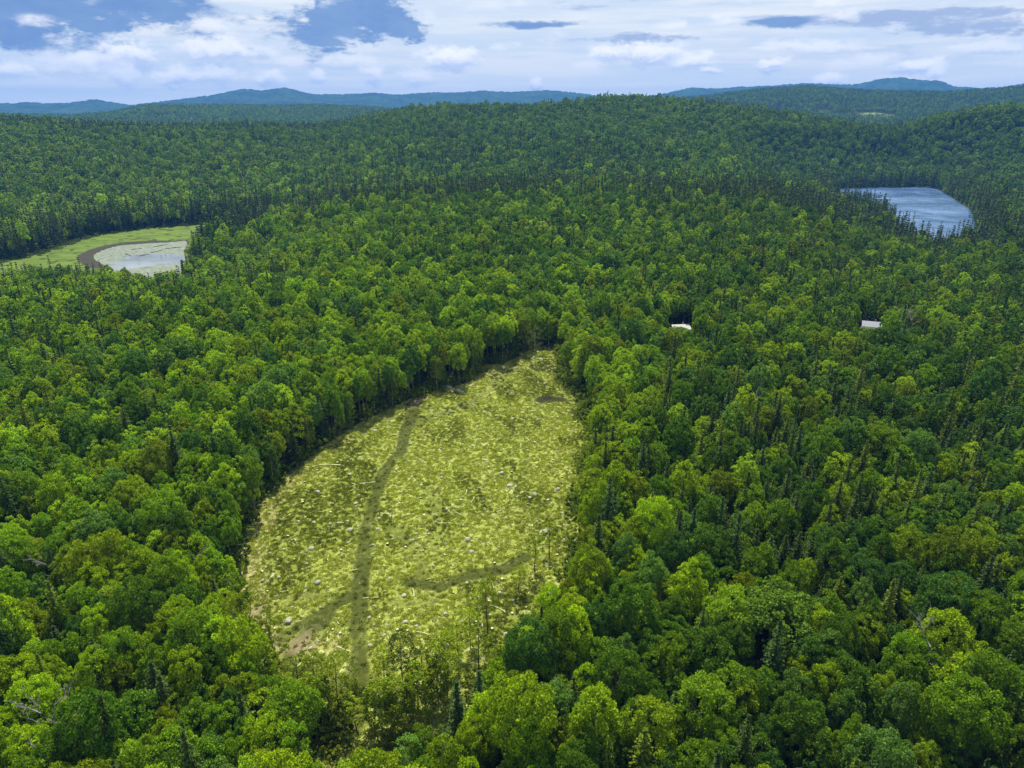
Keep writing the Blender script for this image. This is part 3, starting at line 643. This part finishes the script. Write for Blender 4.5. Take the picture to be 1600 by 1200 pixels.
def forest(name, mask, lodtab, lodsel, coll, label, cat, props):
    i = np.where(mask)[0]; me = bpy.data.meshes.new(name); me.vertices.add(len(i))
    me.vertices.foreach_set('co', np.stack([TX[i], TY[i], TZ[i]], 1).astype(np.float32).ravel())
    pidv = np.array([lodtab[L][rng.integers(len(lodtab[L]))] for L in lodsel[i]], np.int32)
    a = me.attributes.new('pid', 'INT', 'POINT'); a.data.foreach_set('value', pidv)
    a = me.attributes.new('tint', 'FLOAT_VECTOR', 'POINT'); a.data.foreach_set('vector', tint[i].astype(np.float32).ravel())
    a = me.attributes.new('size', 'FLOAT_VECTOR', 'POINT'); a.data.foreach_set('vector', np.stack([scl[i], scl[i], scz[i]], 1).astype(np.float32).ravel())
    a = me.attributes.new('turn', 'FLOAT_VECTOR', 'POINT'); a.data.foreach_set('vector', np.stack([0 * rotz[i], 0 * rotz[i], rotz[i]], 1).astype(np.float32).ravel())
    o = link(name, me, label=label, category=cat, kind='stuff')
    gn_instances(o, coll); return o
def gn_instances(o, coll):
    ng = bpy.data.node_groups.new('plant_instances', 'GeometryNodeTree')
    ng.interface.new_socket('Geometry', in_out='INPUT', socket_type='NodeSocketGeometry'); ng.interface.new_socket('Geometry', in_out='OUTPUT', socket_type='NodeSocketGeometry')
    N = ng.nodes; gi = N.new('NodeGroupInput'); go = N.new('NodeGroupOutput'); ci = N.new('GeometryNodeCollectionInfo'); ci.inputs[0].default_value = coll
    ci.inputs['Separate Children'].default_value = True; ci.inputs['Reset Children'].default_value = True
    iop = N.new('GeometryNodeInstanceOnPoints'); iop.inputs['Pick Instance'].default_value = True
    def na(nm, dt): a = N.new('GeometryNodeInputNamedAttribute'); a.data_type = dt; a.inputs['Name'].default_value = nm; return a.outputs[0]
    L = ng.links; L.new(gi.outputs[0], iop.inputs['Points']); L.new(ci.outputs[0], iop.inputs['Instance']); L.new(na('pid', 'INT'), iop.inputs['Instance Index'])
    er = N.new('FunctionNodeEulerToRotation'); L.new(na('turn', 'FLOAT_VECTOR'), er.inputs[0]); L.new(er.outputs[0], iop.inputs['Rotation']); L.new(na('size', 'FLOAT_VECTOR'), iop.inputs['Scale'])
    L.new(iop.outputs[0], go.inputs[0]); md_ = o.modifiers.new('instances', 'NODES'); md_.node_group = ng
lodB = np.select([TR < 340, TR < 800, TR < 1900], [0, 1, 2], 3); lodC_ = np.select([TR < 450, TR < 1300], [0, 1], 2)
forest('broadleaf_forest', ~isC & ~single, LODB, lodB, bank, 'unbroken green broadleaf canopy rolling from the clearing to the far hills', 'forest', None)
forest('conifer_forest', isC & ~single, LODC, lodC_, bankc, 'dark pointed conifers scattered through the woods and along the ridges', 'forest', None)

# ------------------------------------------------------------------ trees as things
LAB = []     # (object, adjective text, singular noun, plural noun, px, py)
def where(px, py):
    if py > 1120: v = 'at the bottom edge'
    elif py > 960: v = 'low down'
    elif py > 800: v = 'beside lower clearing' if 250 < px < 1060 else 'below middle height'
    elif py > 660: v = 'beside mid clearing' if 250 < px < 1060 else 'at clearing height'
    elif py > 540: v = 'beside upper clearing' if 420 < px < 1060 else 'level with clearing top'
    else: v = 'beyond the clearing'
    cols = ['far left', 'left', 'centre left', 'centre', 'centre right', 'right', 'far right']
    return v + ', ' + cols[int(min(6, max(0, px / 1600 * 7)))]
def add_tree(name, parts, x, y, z, s, sz, rz, tint_, group, parent_names=('crown', 'trunk')):
    cm_, tm_, h_, r_ = parts
    o = bpy.data.objects.new(name, None); col.objects.link(o); o.location = (x, y, z); o.rotation_euler = (0, 0, rz); o.scale = (s, s, sz)
    o.empty_display_size = 1; o['category'] = 'tree'; o['group'] = group
    if cm_ is not None:
        c_ = bpy.data.objects.new('crown', cm_); col.objects.link(c_); c_.parent = o; c_['tint'] = [float(v) for v in tint_]
    t_ = bpy.data.objects.new('trunk', tm_); col.objects.link(t_); t_.parent = o
    return o
def sizeword(s, conif=False):
    return ('small' if s < .78 else 'tall' if s > .98 else 'mid-sized') if conif else 'small' if s < .52 else 'large' if s > .66 else 'mid-sized'
for q, i in enumerate(ib):
    k = int(rng.integers(len(near_broad))); o = add_tree('broadleaf_tree', near_broad[k], TX[i], TY[i], TZ[i], scl[i], scz[i], rotz[i], tint[i], 'broadleaf trees of the near forest canopy')
    LAB.append((o, f"{sizeword(scl[i])} {TONES[tone[i]]}", 'broadleaf tree', 'broadleaf trees', pxT[i], pyT[i]))
o = add_tree('broadleaf_tree', near_broad[3], bx, by, float(H(np.array([bx]), np.array([by]))[0]), 1.45, 1.1, 1.0, (.090, .165, .008), 'broadleaf trees of the near forest canopy')
o['label'] = 'huge spreading deep green broadleaf tree, the widest crown, lower right of the clearing'
for i in ic:
    k = int(rng.integers(4)); o = add_tree('conifer_tree', near_con[k], TX[i], TY[i], TZ[i], scl[i], scz[i], rotz[i], tint[i], 'conifers among the near forest')
    LAB.append((o, f"{sizeword(scl[i], True)} {CT[ctone[i]]} pointed", 'conifer', 'conifers', pxT[i], pyT[i]))
for i in isl:
    k = int(rng.integers(4)); pale = pxT[i] < 800 and rng.random() < .75; full = rng.random() < .7
    o = add_tree('slender_tree', (dense if full else SLIM_PALE if pale else slim)[k], TX[i], TY[i], TZ[i], scl[i] * 1.3, min(scz[i], 1.12), rotz[i], tint[i], 'slender open trees along the clearing edge')
    LAB.append((o, f"{'full' if full else 'sparse'} {TONES[tone[i]]} slender", 'tree', 'trees', pxT[i], pyT[i]))
# open trees standing inside the lower end of the clearing and the lone tree at its top
SOLO = [(432, 1034, 2, .9, 'B'), (530, 1118, 2, .85, 'B'), (497, 1098, 1, 1.0, 'B'), (630, 1078, 2, .88, 'D'), (683, 1060, 0, .9, 'B'), (602, 1085, 3, 1.0, 'Y'),
        (470, 1098, 1, .95, 'B'), (716, 1030, 1, .9, 'Y'), (735, 1010, 0, .8, 'Y'), (762, 985, 1, .9, 'Y'), (810, 925, 3, .85, 'Y'), (665, 1100, 3, 1.0, 'D'), 
        (560, 1150, 1, .9, 'Y'), (700, 1080, 2, .9, 'Y'), (748, 1050, 1, 1.0, 'B'), (835, 893, 1, .8, 'Y'), (858, 870, 3, .9, 'Y'), (745, 965, 3, .8, 'Y')]
TN = {'B': ((.120, .165, .006), 'olive'), 'D': ((.060, .090, .008), 'dark'), 'Y': ((.190, .26, .006), 'yellow-green')}
for sx, sy, k, s, tt in SOLO:
    x, y = at(sx, sy, 0); z = float(clear_h(np.array([x]), np.array([y]))[0][0]) - .1
    o = add_tree('slender_tree', slim[k], x, y, z, s * rng.uniform(.8, 1.15), s * rng.uniform(.62, .95), sx * .37, np.array(TN[tt][0]) * rng.uniform(.9, 1.3), 'slender open trees along the clearing edge')
    o.rotation_euler[0] = rng.uniform(-.09, .09); o.rotation_euler[1] = rng.uniform(-.09, .09)
    LAB.append((o, f"see-through {TN[tt][1]} slender", 'tree', 'trees', sx, sy - 60))
for sx, sy, k, s in ((452, 1128, 1, .72), (482, 1140, 3, .8), (505, 1128, 0, .62), (598, 1140, 3, .8), (622, 1128, 1, .66), (655, 1118, 3, .78), (418, 1085, 3, .8), (686, 1098, 1, .68)):
    x, y = at(sx, sy, 0); z = float(clear_h(np.array([x]), np.array([y]))[0][0]) - .1
    o = add_tree('slender_tree', dense[k], x, y, z, s * 1.15, s, sx * .37, np.array([(.13, .20, .006), (.17, .24, .006)][k % 2]), 'slender open trees along the clearing edge')
    LAB.append((o, 'young full-leaved yellow-green', 'tree', 'trees', sx, sy - 60))
x, y = at(836, 567, 0); o = add_tree('slender_tree', SLIM_PALE[2], x, y, 0.0, 1.05, .86, .3, (.070, .10, .018), 'slender open trees along the clearing edge')
o['label'] = 'lone round-crowned tree standing in the open at the top of the clearing'
dead_me = [mesh_np('dead_branches', *deadtree(np.random.default_rng(900 + k), 13), [DEAD], smooth=True) for k in range(3)]
DEADS = [(250, 818, 14, .95, 'grey leafless dead tree in the canopy left of the clearing'), (292, 845, 13, .9, 'grey leafless dead tree nearest the left clearing edge'), (70, 850, 14, 1.0, 'pale dead branches poking from the canopy at far left'), (22, 838, 13, .9, 'bare grey dead tree against the left border'),
         (160, 845, 13, 1.0, 'dead bare-topped tree between two green crowns at left'), (92, 1120, 14, 1.0, 'bleached bare tree near the bottom left corner'), (45, 1085, 14, .9, 'grey dead snag close to the bottom left corner'), (1463, 1000, 12, 1.0, 'grey-brown dead conifer in the lower right woods'), (1425, 506, 13, 1.15, 'pale grey dead tree right of the second cabin'), (1185, 618, 13, .9, 'bleached dead top amid canopy right of the clearing')]
for dx, dy, zt, s, lab in DEADS:
    x, y = at(dx, dy, zt + 4); o = add_tree('dead_tree', (None, dead_me[int(dx) % 3], 0, 0), x, y, float(H(np.array([x]), np.array([y]))[0]), s * .8, s * 1.3, dx, (0, 0, 0), 'dead trees in the woods')
    o['label'] = lab

# ------------------------------------------------------------------ undergrowth, grass tufts, slash: uncountable
shrubs = bpy.data.collections.new('shrub_shapes'); tufts = bpy.data.collections.new('tuft_shapes'); bits = bpy.data.collections.new('slash_shapes')
for k in range(4):
    rg = np.random.default_rng(700 + k); Vc, Fc, C = crown_broad(rg, 2.4, 1.6, 10, 420, .34, .8); shrubs.objects.link(bpy.data.objects.new('shrub_%d' % k, leafobj(Vc, Fc, LEAF, rg, 'shrub')))
    nT = 46; P = np.c_[rg.normal(0, .32, (nT, 2)), rg.uniform(.02, .30, nT)]; D = rg.normal(0, 1, (nT, 3)) + np.array([0, 0, .7])
    Vc, Fc = cards(P, D / np.linalg.norm(D, axis=1)[:, None], np.full(nT, .30), .5, rg); tufts.objects.link(bpy.data.objects.new('tuft_%d' % k, leafobj(Vc, Fc, LEAF, rg, 'tuft')))
    pts = []
    for _ in range(9):
        p0 = np.r_[rg.normal(0, .55, 2), rg.uniform(.02, .22)]; a = rg.uniform(0, 6.28); L_ = rg.uniform(.3, 1.3); p1 = p0 + np.array([math.cos(a) * L_, math.sin(a) * L_, rg.uniform(-.08, .22)])
        pts.append((np.array([p0, p1]), np.array([rg.uniform(.02, .06), .015])))
    bits.objects.link(bpy.data.objects.new('slash_%d' % k, mesh_np('slash', *tubes(pts, 4), [WOOD])))
def strew(name, coll, X, Y, Z, tn, s0, s1, label, cat):
    i = len(X); me = bpy.data.meshes.new(name); me.vertices.add(i); me.vertices.foreach_set('co', np.stack([X, Y, Z], 1).astype(np.float32).ravel())
    a = me.attributes.new('pid', 'INT', 'POINT'); a.data.foreach_set('value', rng.integers(0, 4, i).astype(np.int32))
    a = me.attributes.new('tint', 'FLOAT_VECTOR', 'POINT'); a.data.foreach_set('vector', tn.astype(np.float32).ravel())
    s = rng.uniform(s0, s1, i); a = me.attributes.new('size', 'FLOAT_VECTOR', 'POINT'); a.data.foreach_set('vector', np.stack([s, s, s * rng.uniform(.7, 1.2, i)], 1).astype(np.float32).ravel())
    a = me.attributes.new('turn', 'FLOAT_VECTOR', 'POINT'); a.data.foreach_set('vector', np.stack([rng.normal(0, .08, i), rng.normal(0, .08, i), rng.uniform(0, 6.28, i)], 1).astype(np.float32).ravel())
    o = link(name, me, label=label, category=cat, kind='stuff'); gn_instances(o, coll); return o
def inclear(k, margin=0):
    X = rng.uniform(lo[0], hi[0], k); Y = rng.uniform(lo[1], hi[1], k); z, d, tr_, pt = clear_h(X, Y); return X, Y, z, d, tr_, pt
X, Y, Z, d, tr_, pt = inclear(52000); k = (d < 2) & (rng.random(len(X)) > .86 * sstep(.12, .42, tr_)) & (pt < .1)
pa_ = np.clip(patches(X, Y) + rng.normal(0, .22, len(X)) + tr_ * 1.6, 0, 1.25)[:, None]; tnt = (np.array([[.30, .345, .042]]) * (1 - pa_) + np.array([[.135, .165, .012]]) * pa_) * rng.uniform(.8, 1.2, (len(X), 1))
strew('cutover_regrowth', tufts, X[k], Y[k], Z[k], tnt[k], .4, 1.05, 'rough yellow-green regrowth covering the cut-over clearing', 'undergrowth')
X, Y, Z, d, tr_, pt = inclear(17000); k = (d < 0) & (rng.random(len(X)) > .9 * sstep(.1, .45, tr_)) & (rng.random(len(X)) > patches(X, Y) * .8) & (pt < .1)
strew('logging_slash', bits, X[k], Y[k], Z[k] + .05, np.ones((k.sum(), 3)), .25, .7, 'bleached sticks and branch litter strewn over the clearing', 'branch litter')
X = rng.uniform(lo[0] - 10, hi[0] + 10, 9000); Y = rng.uniform(lo[1] - 8, hi[1] + 10, 9000); d = sdf(CLEAR, X, Y); k = (d > -1.8 + vnoise(X / 6, Y / 6, 5) * 5) & (d < 9) & ((X > np.interp(Y, [80, 150, 220, 290], [-30, -20, 0, 20])) | (d > 2.5) | (Y < 115))
X, Y, d = X[k][:4200], Y[k][:4200], d[k][:4200]
tnt = np.array([(.14, .20, .010), (.09, .15, .010), (.18, .24, .015), (.07, .12, .012)])[rng.integers(0, 4, len(X))]
strew('edge_shrubs', shrubs, X, Y, H(X, Y) - .1, tnt, .5, 1.55, 'low leafy brush crowding the border of the clearing', 'brush')
Xl = rng.uniform(lo[0], hi[0], 5000); Yl = rng.uniform(lo[1], 116, 5000); dl_ = sdf(CLEAR, Xl, Yl); kl = (dl_ < 0) & (vnoise(Xl / 5, Yl / 5, 55) > .05 + .45 * sstep(88, 114, Yl)) ; Xl, Yl = Xl[kl][:700], Yl[kl][:700]
tnt = np.array([(.13, .17, .012), (.09, .13, .012), (.19, .23, .02)])[rng.integers(0, 3, len(Xl))]
strew('clearing_brush', shrubs, Xl, Yl, clear_h(Xl, Yl)[0] - .1, tnt, .35, 1.1, 'yellow-green brush among the open trees at the near end of the clearing', 'brush')
# marsh fringe brush
X = rng.uniform(MARSH[:, 0].min() - 10, MARSH[:, 0].max() + 10, 9000); Y = rng.uniform(MARSH[:, 1].min() - 10, MARSH[:, 1].max() + 10, 9000); d = sdf(MARSH, X, Y); k = (d > -5 + 6 * vnoise(X / 9, Y / 9, 2)) & (d < 4) & (sdf(POND, X, Y) > 3)
X, Y = X[k], Y[k]; tnt = np.array([(.11, .15, .015), (.08, .12, .02)])[rng.integers(0, 2, len(X))]
strew('marsh_shrubs', shrubs, X, Y, np.full(len(X), ZP + .3), tnt, .5, 1.3, 'pale bushy fringe between the marsh grass and the forest', 'brush')

# ------------------------------------------------------------------ boulders, stumps, logs as things
def rock_mesh(seed):
    rg = np.random.default_rng(seed); import bmesh
    bm = bmesh.new(); bmesh.ops.create_icosphere(bm, subdivisions=2, radius=1.0); s = rg.uniform(.75, 1.15, 3); s[2] *= .68
    pl = rg.normal(0, 1, (7, 3)); pl /= np.linalg.norm(pl, axis=1)[:, None]; off = rg.uniform(.62, .9, 7)
    for v in bm.verts:
        c_ = np.array(v.co)
        for p_, o_ in zip(pl, off):
            dd_ = c_ @ p_ - o_
            if dd_ > 0: c_ = c_ - p_ * dd_
        v.co = Vector(c_ * s * (1 + rg.uniform(-.05, .05)))
    me = bpy.data.meshes.new('boulder'); bm.to_mesh(me); bm.free(); me.materials.append(STONE); return me
def stump_mesh(seed, m_):
    rg = np.random.default_rng(seed); an = np.arange(12) * 2 * math.pi / 12; prof = [(0, .62), (.12, .44), (.34, .36), (.62, .34)]; V_3 = []
    fl = 1 + .35 * np.maximum(0, np.sin(an * 5 + seed)); top_t = rg.uniform(-.1, .1, 2)
    for q, (z, r_) in enumerate(prof):
        f = fl if q == 0 else 1 + (fl - 1) * (.35 if q == 1 else .1)
        for a, ff in zip(an, f): V_3.append((r_ * ff * math.cos(a), r_ * ff * math.sin(a), z + (top_t[0] * math.cos(a) if q == 3 else 0)))
    F_3 = [(q * 12 + j, q * 12 + (j + 1) % 12, q * 12 + 12 + (j + 1) % 12, q * 12 + 12 + j) for q in range(3) for j in range(12)]
    me = bpy.data.meshes.new('stump'); me.from_pydata(V_3, [], F_3 + [tuple(36 + j for j in range(12))]); me.materials.append(m_); me.materials.append(WOOD); me.polygons[len(F_3)].material_index = 1; me.update(); return me
def log_mesh(seed):
    rg = np.random.default_rng(seed); n_ = 6; P = np.c_[np.linspace(-1, 1, n_), rg.normal(0, .03, n_), rg.normal(0, .015, n_)]; rd = np.linspace(.09, .055, n_)
    paths = [(P, rd)]
    for _ in range(3): s_ = rg.uniform(-.6, .8); a = rg.uniform(-1.2, 1.2); paths.append((np.array([[s_, 0, 0], [s_ + .12, .16 * math.sin(a), .14 * math.cos(a)]]), np.array([.028, .012])))
    V_3, F_3 = tubes(paths, 8); me = mesh_np('log', V_3, F_3, [WOOD], smooth=True); return me
rocks = [rock_mesh(k) for k in range(8)]; stumps = [stump_mesh(k, STUMP) for k in range(3)] + [stump_mesh(9 + k, DARKSTUMP) for k in range(3)]; logs = [log_mesh(k) for k in range(4)]
spots = []
def place(kindn, me, px, py, s, sc3, sink, desc, sg, pl, group, cat):
    x, y = at(px, py, 0); z = float(clear_h(np.array([x]), np.array([y]))[0][0])
    o = link(kindn, me, loc=(x, y, z + sink * s), rot=(0, 0, (px * 1.7 + py) % 6.28), scale=tuple(s * v for v in sc3), category=cat, group=group)
    LAB.append((o, desc, sg, pl, px, py)); spots.append((px, py))
pts = []
tries = 0
while len(pts) < 330 and tries < 20000:
    tries += 1; px, py = rng.uniform(385, 905), rng.uniform(570, 1040); x, y = at(px, py, 0)
    a1_ = np.array([x]), np.array([y]); z, d, tr_, pt = clear_h(*a1_)
    if d[0] > -3 or tr_[0] > .35 or pt[0] > .05: continue
    if any((px - a) ** 2 + (py - b) ** 2 < 13 ** 2 for a, b in pts): continue
    pts.append((px, py))
SW = lambda s, a, b: 'small' if s < a else 'big' if s > b else 'mid-sized'
for q, (px, py) in enumerate(pts):
    if q < 150:
        s = rng.uniform(.25, .55) if rng.random() < .88 else rng.uniform(.6, .9); place('boulder', rocks[q % 8], px, py, s, (1, 1, 1), .25, f"{SW(s, .4, .6)} pale grey", 'boulder', 'boulders', 'boulders scattered over the clearing', 'boulder')
    elif q < 240:
        s = rng.uniform(.45, .95); k = q % 6; place('tree_stump', stumps[k], px, py, s, (1, 1, 1), -.05, f"{'dark' if k > 2 else 'brown'} {SW(s, .6, .8)}", 'stump', 'stumps', 'stumps left in the clearing', 'stump')
    else:
        s = rng.uniform(.8, 2.0); place('fallen_log', logs[q % 4], px, py, s, (1, 1 / s * 1.4, 1 / s * 1.4), .06, f"{'short' if s < 1.2 else 'long' if s > 1.6 else 'middling'} bleached", 'log', 'logs', 'logs lying in the clearing', 'log')
for px, py, s in ((702, 605, 1.25), (708, 607, .8), (696, 603, .7), (834, 775, 1.0), (828, 779, .6), (797, 759, .9), (849, 832, 1.0), (856, 827, .7), (716, 609, 1.1), (722, 611, .8), (547, 828, .9), (486, 858, .9), (787, 577, 1.2), (845, 561, 1.0), (851, 600, .8)):
    place('boulder', rocks[int(px) % 8], px, py, s, (1, 1, 1), .25, f"{SW(s, .45, .95)} light grey", 'boulder', 'boulders', 'boulders scattered over the clearing', 'boulder')
for px, py, s in ((515, 729, 3.4), (575, 756, 2.2)):
    place('fallen_log', logs[1], px, py, s, (1, .8, .8), .06, 'extra long straight bleached', 'log', 'logs', 'logs lying in the clearing', 'log')

# driftwood in the pond
for q, (p0, p1) in enumerate([((196, 397), (205, 400)), ((218, 400), (234, 397)), ((236, 395), (254, 391)), ((258, 389), (284, 386)), ((205, 390), (222, 388)), ((240, 386), (262, 382))]):
    a = np.array(at(*p0, ZP)); b = np.array(at(*p1, ZP)); L_ = np.linalg.norm(b - a) / 2; c_ = (a + b) / 2
    o = link('driftwood_log', logs[q % 4], loc=(c_[0], c_[1], ZP + .05), rot=(0, 0, math.atan2(b[1] - a[1], b[0] - a[0])), scale=(L_, 5.0, 5.0), category='driftwood', group='driftwood lying across the marsh pond')
    o['label'] = ['short dark driftwood log at the left of the pond mats', 'dark driftwood log in the middle of the marsh pond', 'dark driftwood log right of the pond centre', 'long dark driftwood log reaching the right shore of the pond', 'thin driftwood log towards the far shore of the pond', 'driftwood log floating near the far right shore of the pond'][q]
    me2 = o.data.copy(); me2.materials.clear(); me2.materials.append(DARKSTUMP); o.data = me2

# ------------------------------------------------------------------ two cabins half hidden in the woods
SIDING = {0: simple('brown_siding', (.25, .17, .10)), 1: simple('cream_siding', (.78, .74, .60), var=.08)}
ROOFM = {0: simple('pale_metal_roof', (.50, .52, .42), rough=.6, var=.10, spec=.5), 1: simple('grey_shingle_roof', (.30, .32, .35), var=.2)}
YARD = simple('pale_gravel', (.42, .40, .32), var=.25, scale=1.0)
TRIM = simple('white_trim', (.8, .8, .78), var=.04); GLASSM = simple('dark_window_glass', (.02, .025, .03), rough=.08, spec=.8); BRICK = simple('chimney_brick', (.28, .12, .08))
def box(x0, x1, y0, y1, z0, z1):
    V_3 = [(x, y, z) for x in (x0, x1) for y in (y0, y1) for z in (z0, z1)]; return V_3, [(0, 1, 3, 2), (4, 6, 7, 5), (0, 4, 5, 1), (2, 3, 7, 6), (0, 2, 6, 4), (1, 5, 7, 3)]
def boxes(name, L, m_, parent):
    VV, FF = [], []
    for b in L:
        v, f = box(*b); FF += [tuple(i + len(VV) for i in q) for q in f]; VV += v
    me = bpy.data.meshes.new(name); me.from_pydata(VV, [], FF); me.materials.append(m_); me.update(); return link(name, me, parent)
def cabin(k, label, L=8.5, W=6.0, hw=2.8, rz=.15):
    cx, cy = CAB[k]; z0 = float(H(np.array([cx]), np.array([cy]))[0]) + (.4 if k == 0 else 1.5)
    c_ = bpy.data.objects.new('cabin', None); col.objects.link(c_); c_.location = (cx, cy, z0); c_.rotation_euler = (0, 0, rz); c_['category'] = 'cabin'; c_['label'] = label
    me = bpy.data.meshes.new('wall'); l, w_, rh = L / 2, W / 2, 1.7
    V_3 = [(-l, -w_, -.8), (l, -w_, -.8), (l, w_, -.8), (-l, w_, -.8), (-l, -w_, hw), (l, -w_, hw), (l, w_, hw), (-l, w_, hw), (-l, 0, hw + rh), (l, 0, hw + rh)]
    me.from_pydata(V_3, [], [(0, 1, 5, 4), (2, 3, 7, 6), (1, 2, 6, 9, 5), (3, 0, 4, 8, 7), (0, 3, 2, 1)]); me.materials.append(SIDING[k]); me.update(); link('wall', me, c_)
    e, ov = .35, .45; sl = rh / w_; zt = hw + rh + .12; ze = hw + .12 - sl * ov
    V_3 = []; 
    for x in (-l - e, l + e):
        V_3 += [(x, -w_ - ov, ze), (x, 0, zt), (x, w_ + ov, ze), (x, w_ + ov, ze - .14), (x, 0, zt - .14), (x, -w_ - ov, ze - .14)]
    me = bpy.data.meshes.new('roof'); me.from_pydata(V_3, [], [(0, 1, 7, 6), (1, 2, 8, 7), (2, 3, 9, 8), (3, 4, 10, 9), (4, 5, 11, 10), (5, 0, 6, 11), (0, 5, 4, 1), (1, 4, 3, 2), (6, 7, 10, 11), (7, 8, 9, 10)]); me.materials.append(ROOFM[k]); me.update(); rf_ = link('roof', me, c_)
    boxes('chimney', [(1.2, 1.8, .4, 1.0, hw + 1.0, hw + rh + .9)], BRICK, rf_)
    d_ = boxes('door', [(-.45, .45, -w_ - .06, -w_ - .005, -.1, 1.95)], TRIM, c_); boxes('handle', [(.28, .36, -w_ - .12, -w_ - .062, .9, 1.0)], GLASSM, d_)
    for wx in (-2.6, 2.4):
        wf = boxes('window', [(wx - .6, wx + .6, -w_ - .07, -w_ - .005, .75, .83), (wx - .6, wx + .6, -w_ - .07, -w_ - .005, 1.87, 1.95), (wx - .6, wx - .52, -w_ - .07, -w_ - .005, .832, 1.868), (wx + .52, wx + .6, -w_ - .07, -w_ - .005, .832, 1.868)], TRIM, c_)
        boxes('pane', [(wx - .518, wx + .518, -w_ - .03, -w_ - .004, .832, 1.868)], GLASSM, wf)
for (cx, cy), rr_ in zip(CAB, (4.5, 9.5)):
    an = np.arange(28) * 2 * math.pi / 28; rad_ = rr_ * (1 + .25 * np.sin(an * 3) + .12 * np.sin(an * 5 + 1)); gx2, gy2 = cx + np.cos(an) * rad_ - 1.0, cy + np.sin(an) * rad_ - 2.0
    gz2 = H(gx2, gy2) + .30; me = bpy.data.meshes.new('gravel_yard'); me.from_pydata([(cx - 1, cy - 2, float(gz2.mean()) + .05)] + list(zip(gx2.tolist(), gy2.tolist(), gz2.tolist())), [], [(0, 1 + k, 1 + (k + 1) % 28) for k in range(28)])
    me.materials.append(YARD); me.update(); link('gravel_yard', me, kind='structure')
cabin(0, 'cabin with a pale roof half hidden in the woods right of the clearing'); cabin(1, 'cream cabin with dark grey roof deeper in the woods at right', rz=-.35)

# ------------------------------------------------------------------ labels that single each thing out
ORD = ['first', 'second', 'third', 'fourth', 'fifth', 'sixth', 'seventh', 'eighth', 'ninth', 'tenth', 'eleventh', 'twelfth', 'thirteenth', 'fourteenth', 'fifteenth', 'sixteenth', 'seventeenth', 'eighteenth', 'nineteenth', 'twentieth', 'twenty-first', 'twenty-second', 'twenty-third']
def inside(px, py):
    v = 'uppermost' if py < 640 else 'upper' if py < 720 else 'middle' if py < 810 else 'lower' if py < 910 else 'lowest'
    tx = np.interp(py, [626, 667, 735, 830, 925, 1100], [650, 635, 600, 571, 562, 558])
    return f"{v} clearing, " + ('left of main track' if px < tx else 'just right of main track' if px < tx + 120 else 'towards the right edge')
from collections import defaultdict
buckets = defaultdict(list)
for o, adj, sg, pl, px, py in LAB:
    loc_ = inside(px, py) if sg in ('boulder', 'stump', 'log') else where(px, py)
    buckets[(adj, sg, pl, loc_)].append((px, py, o))
NUM = ['', 'one', 'two', 'three', 'four', 'five', 'six', 'seven', 'eight', 'nine', 'ten']
for (adj, sg, pl, loc_), L in buckets.items():
    L.sort(key=lambda e: e[0])
    for k, (px, py, o) in enumerate(L):
        if len(L) == 1: s = f"{adj} {sg}, {loc_}"
        else:
            s = ('leftmost ' if k == 0 else 'rightmost ' if k == len(L) - 1 else f"{ORD[min(k, 22)]} from left ") + f"of {NUM[len(L)] if len(L) < 11 else 'several'} {adj} {pl}, {loc_}"
        o['label'] = s

# ------------------------------------------------------------------ haze
m, t = mat('thin_blue_haze')
pv = t.n('ShaderNodeVolumePrincipled', ins={'Color': (.08, .33, .90, 1), 'Density': 7.5e-5, 'Anisotropy': 0.0})
o_ = t.n('ShaderNodeOutputMaterial'); t.t.links.new(pv.outputs[0], o_.inputs['Volume'])
zmin, zmax = float(V[:, 2].min()) - 1.5, max(float(V[:, 2].max()) + 15, CAM_H + 25)
v, f = box(-12560, 12560, -12560, 12560, zmin, zmax)
me = bpy.data.meshes.new('haze'); me.from_pydata(v, [], f); me.materials.append(m); me.update()
link('haze', me, kind='stuff', label='thin blue summer haze over the distant hills', category='haze')
print('trees', n, 'z range', zmin, zmax, 'individual', len(ib), len(ic), len(isl))
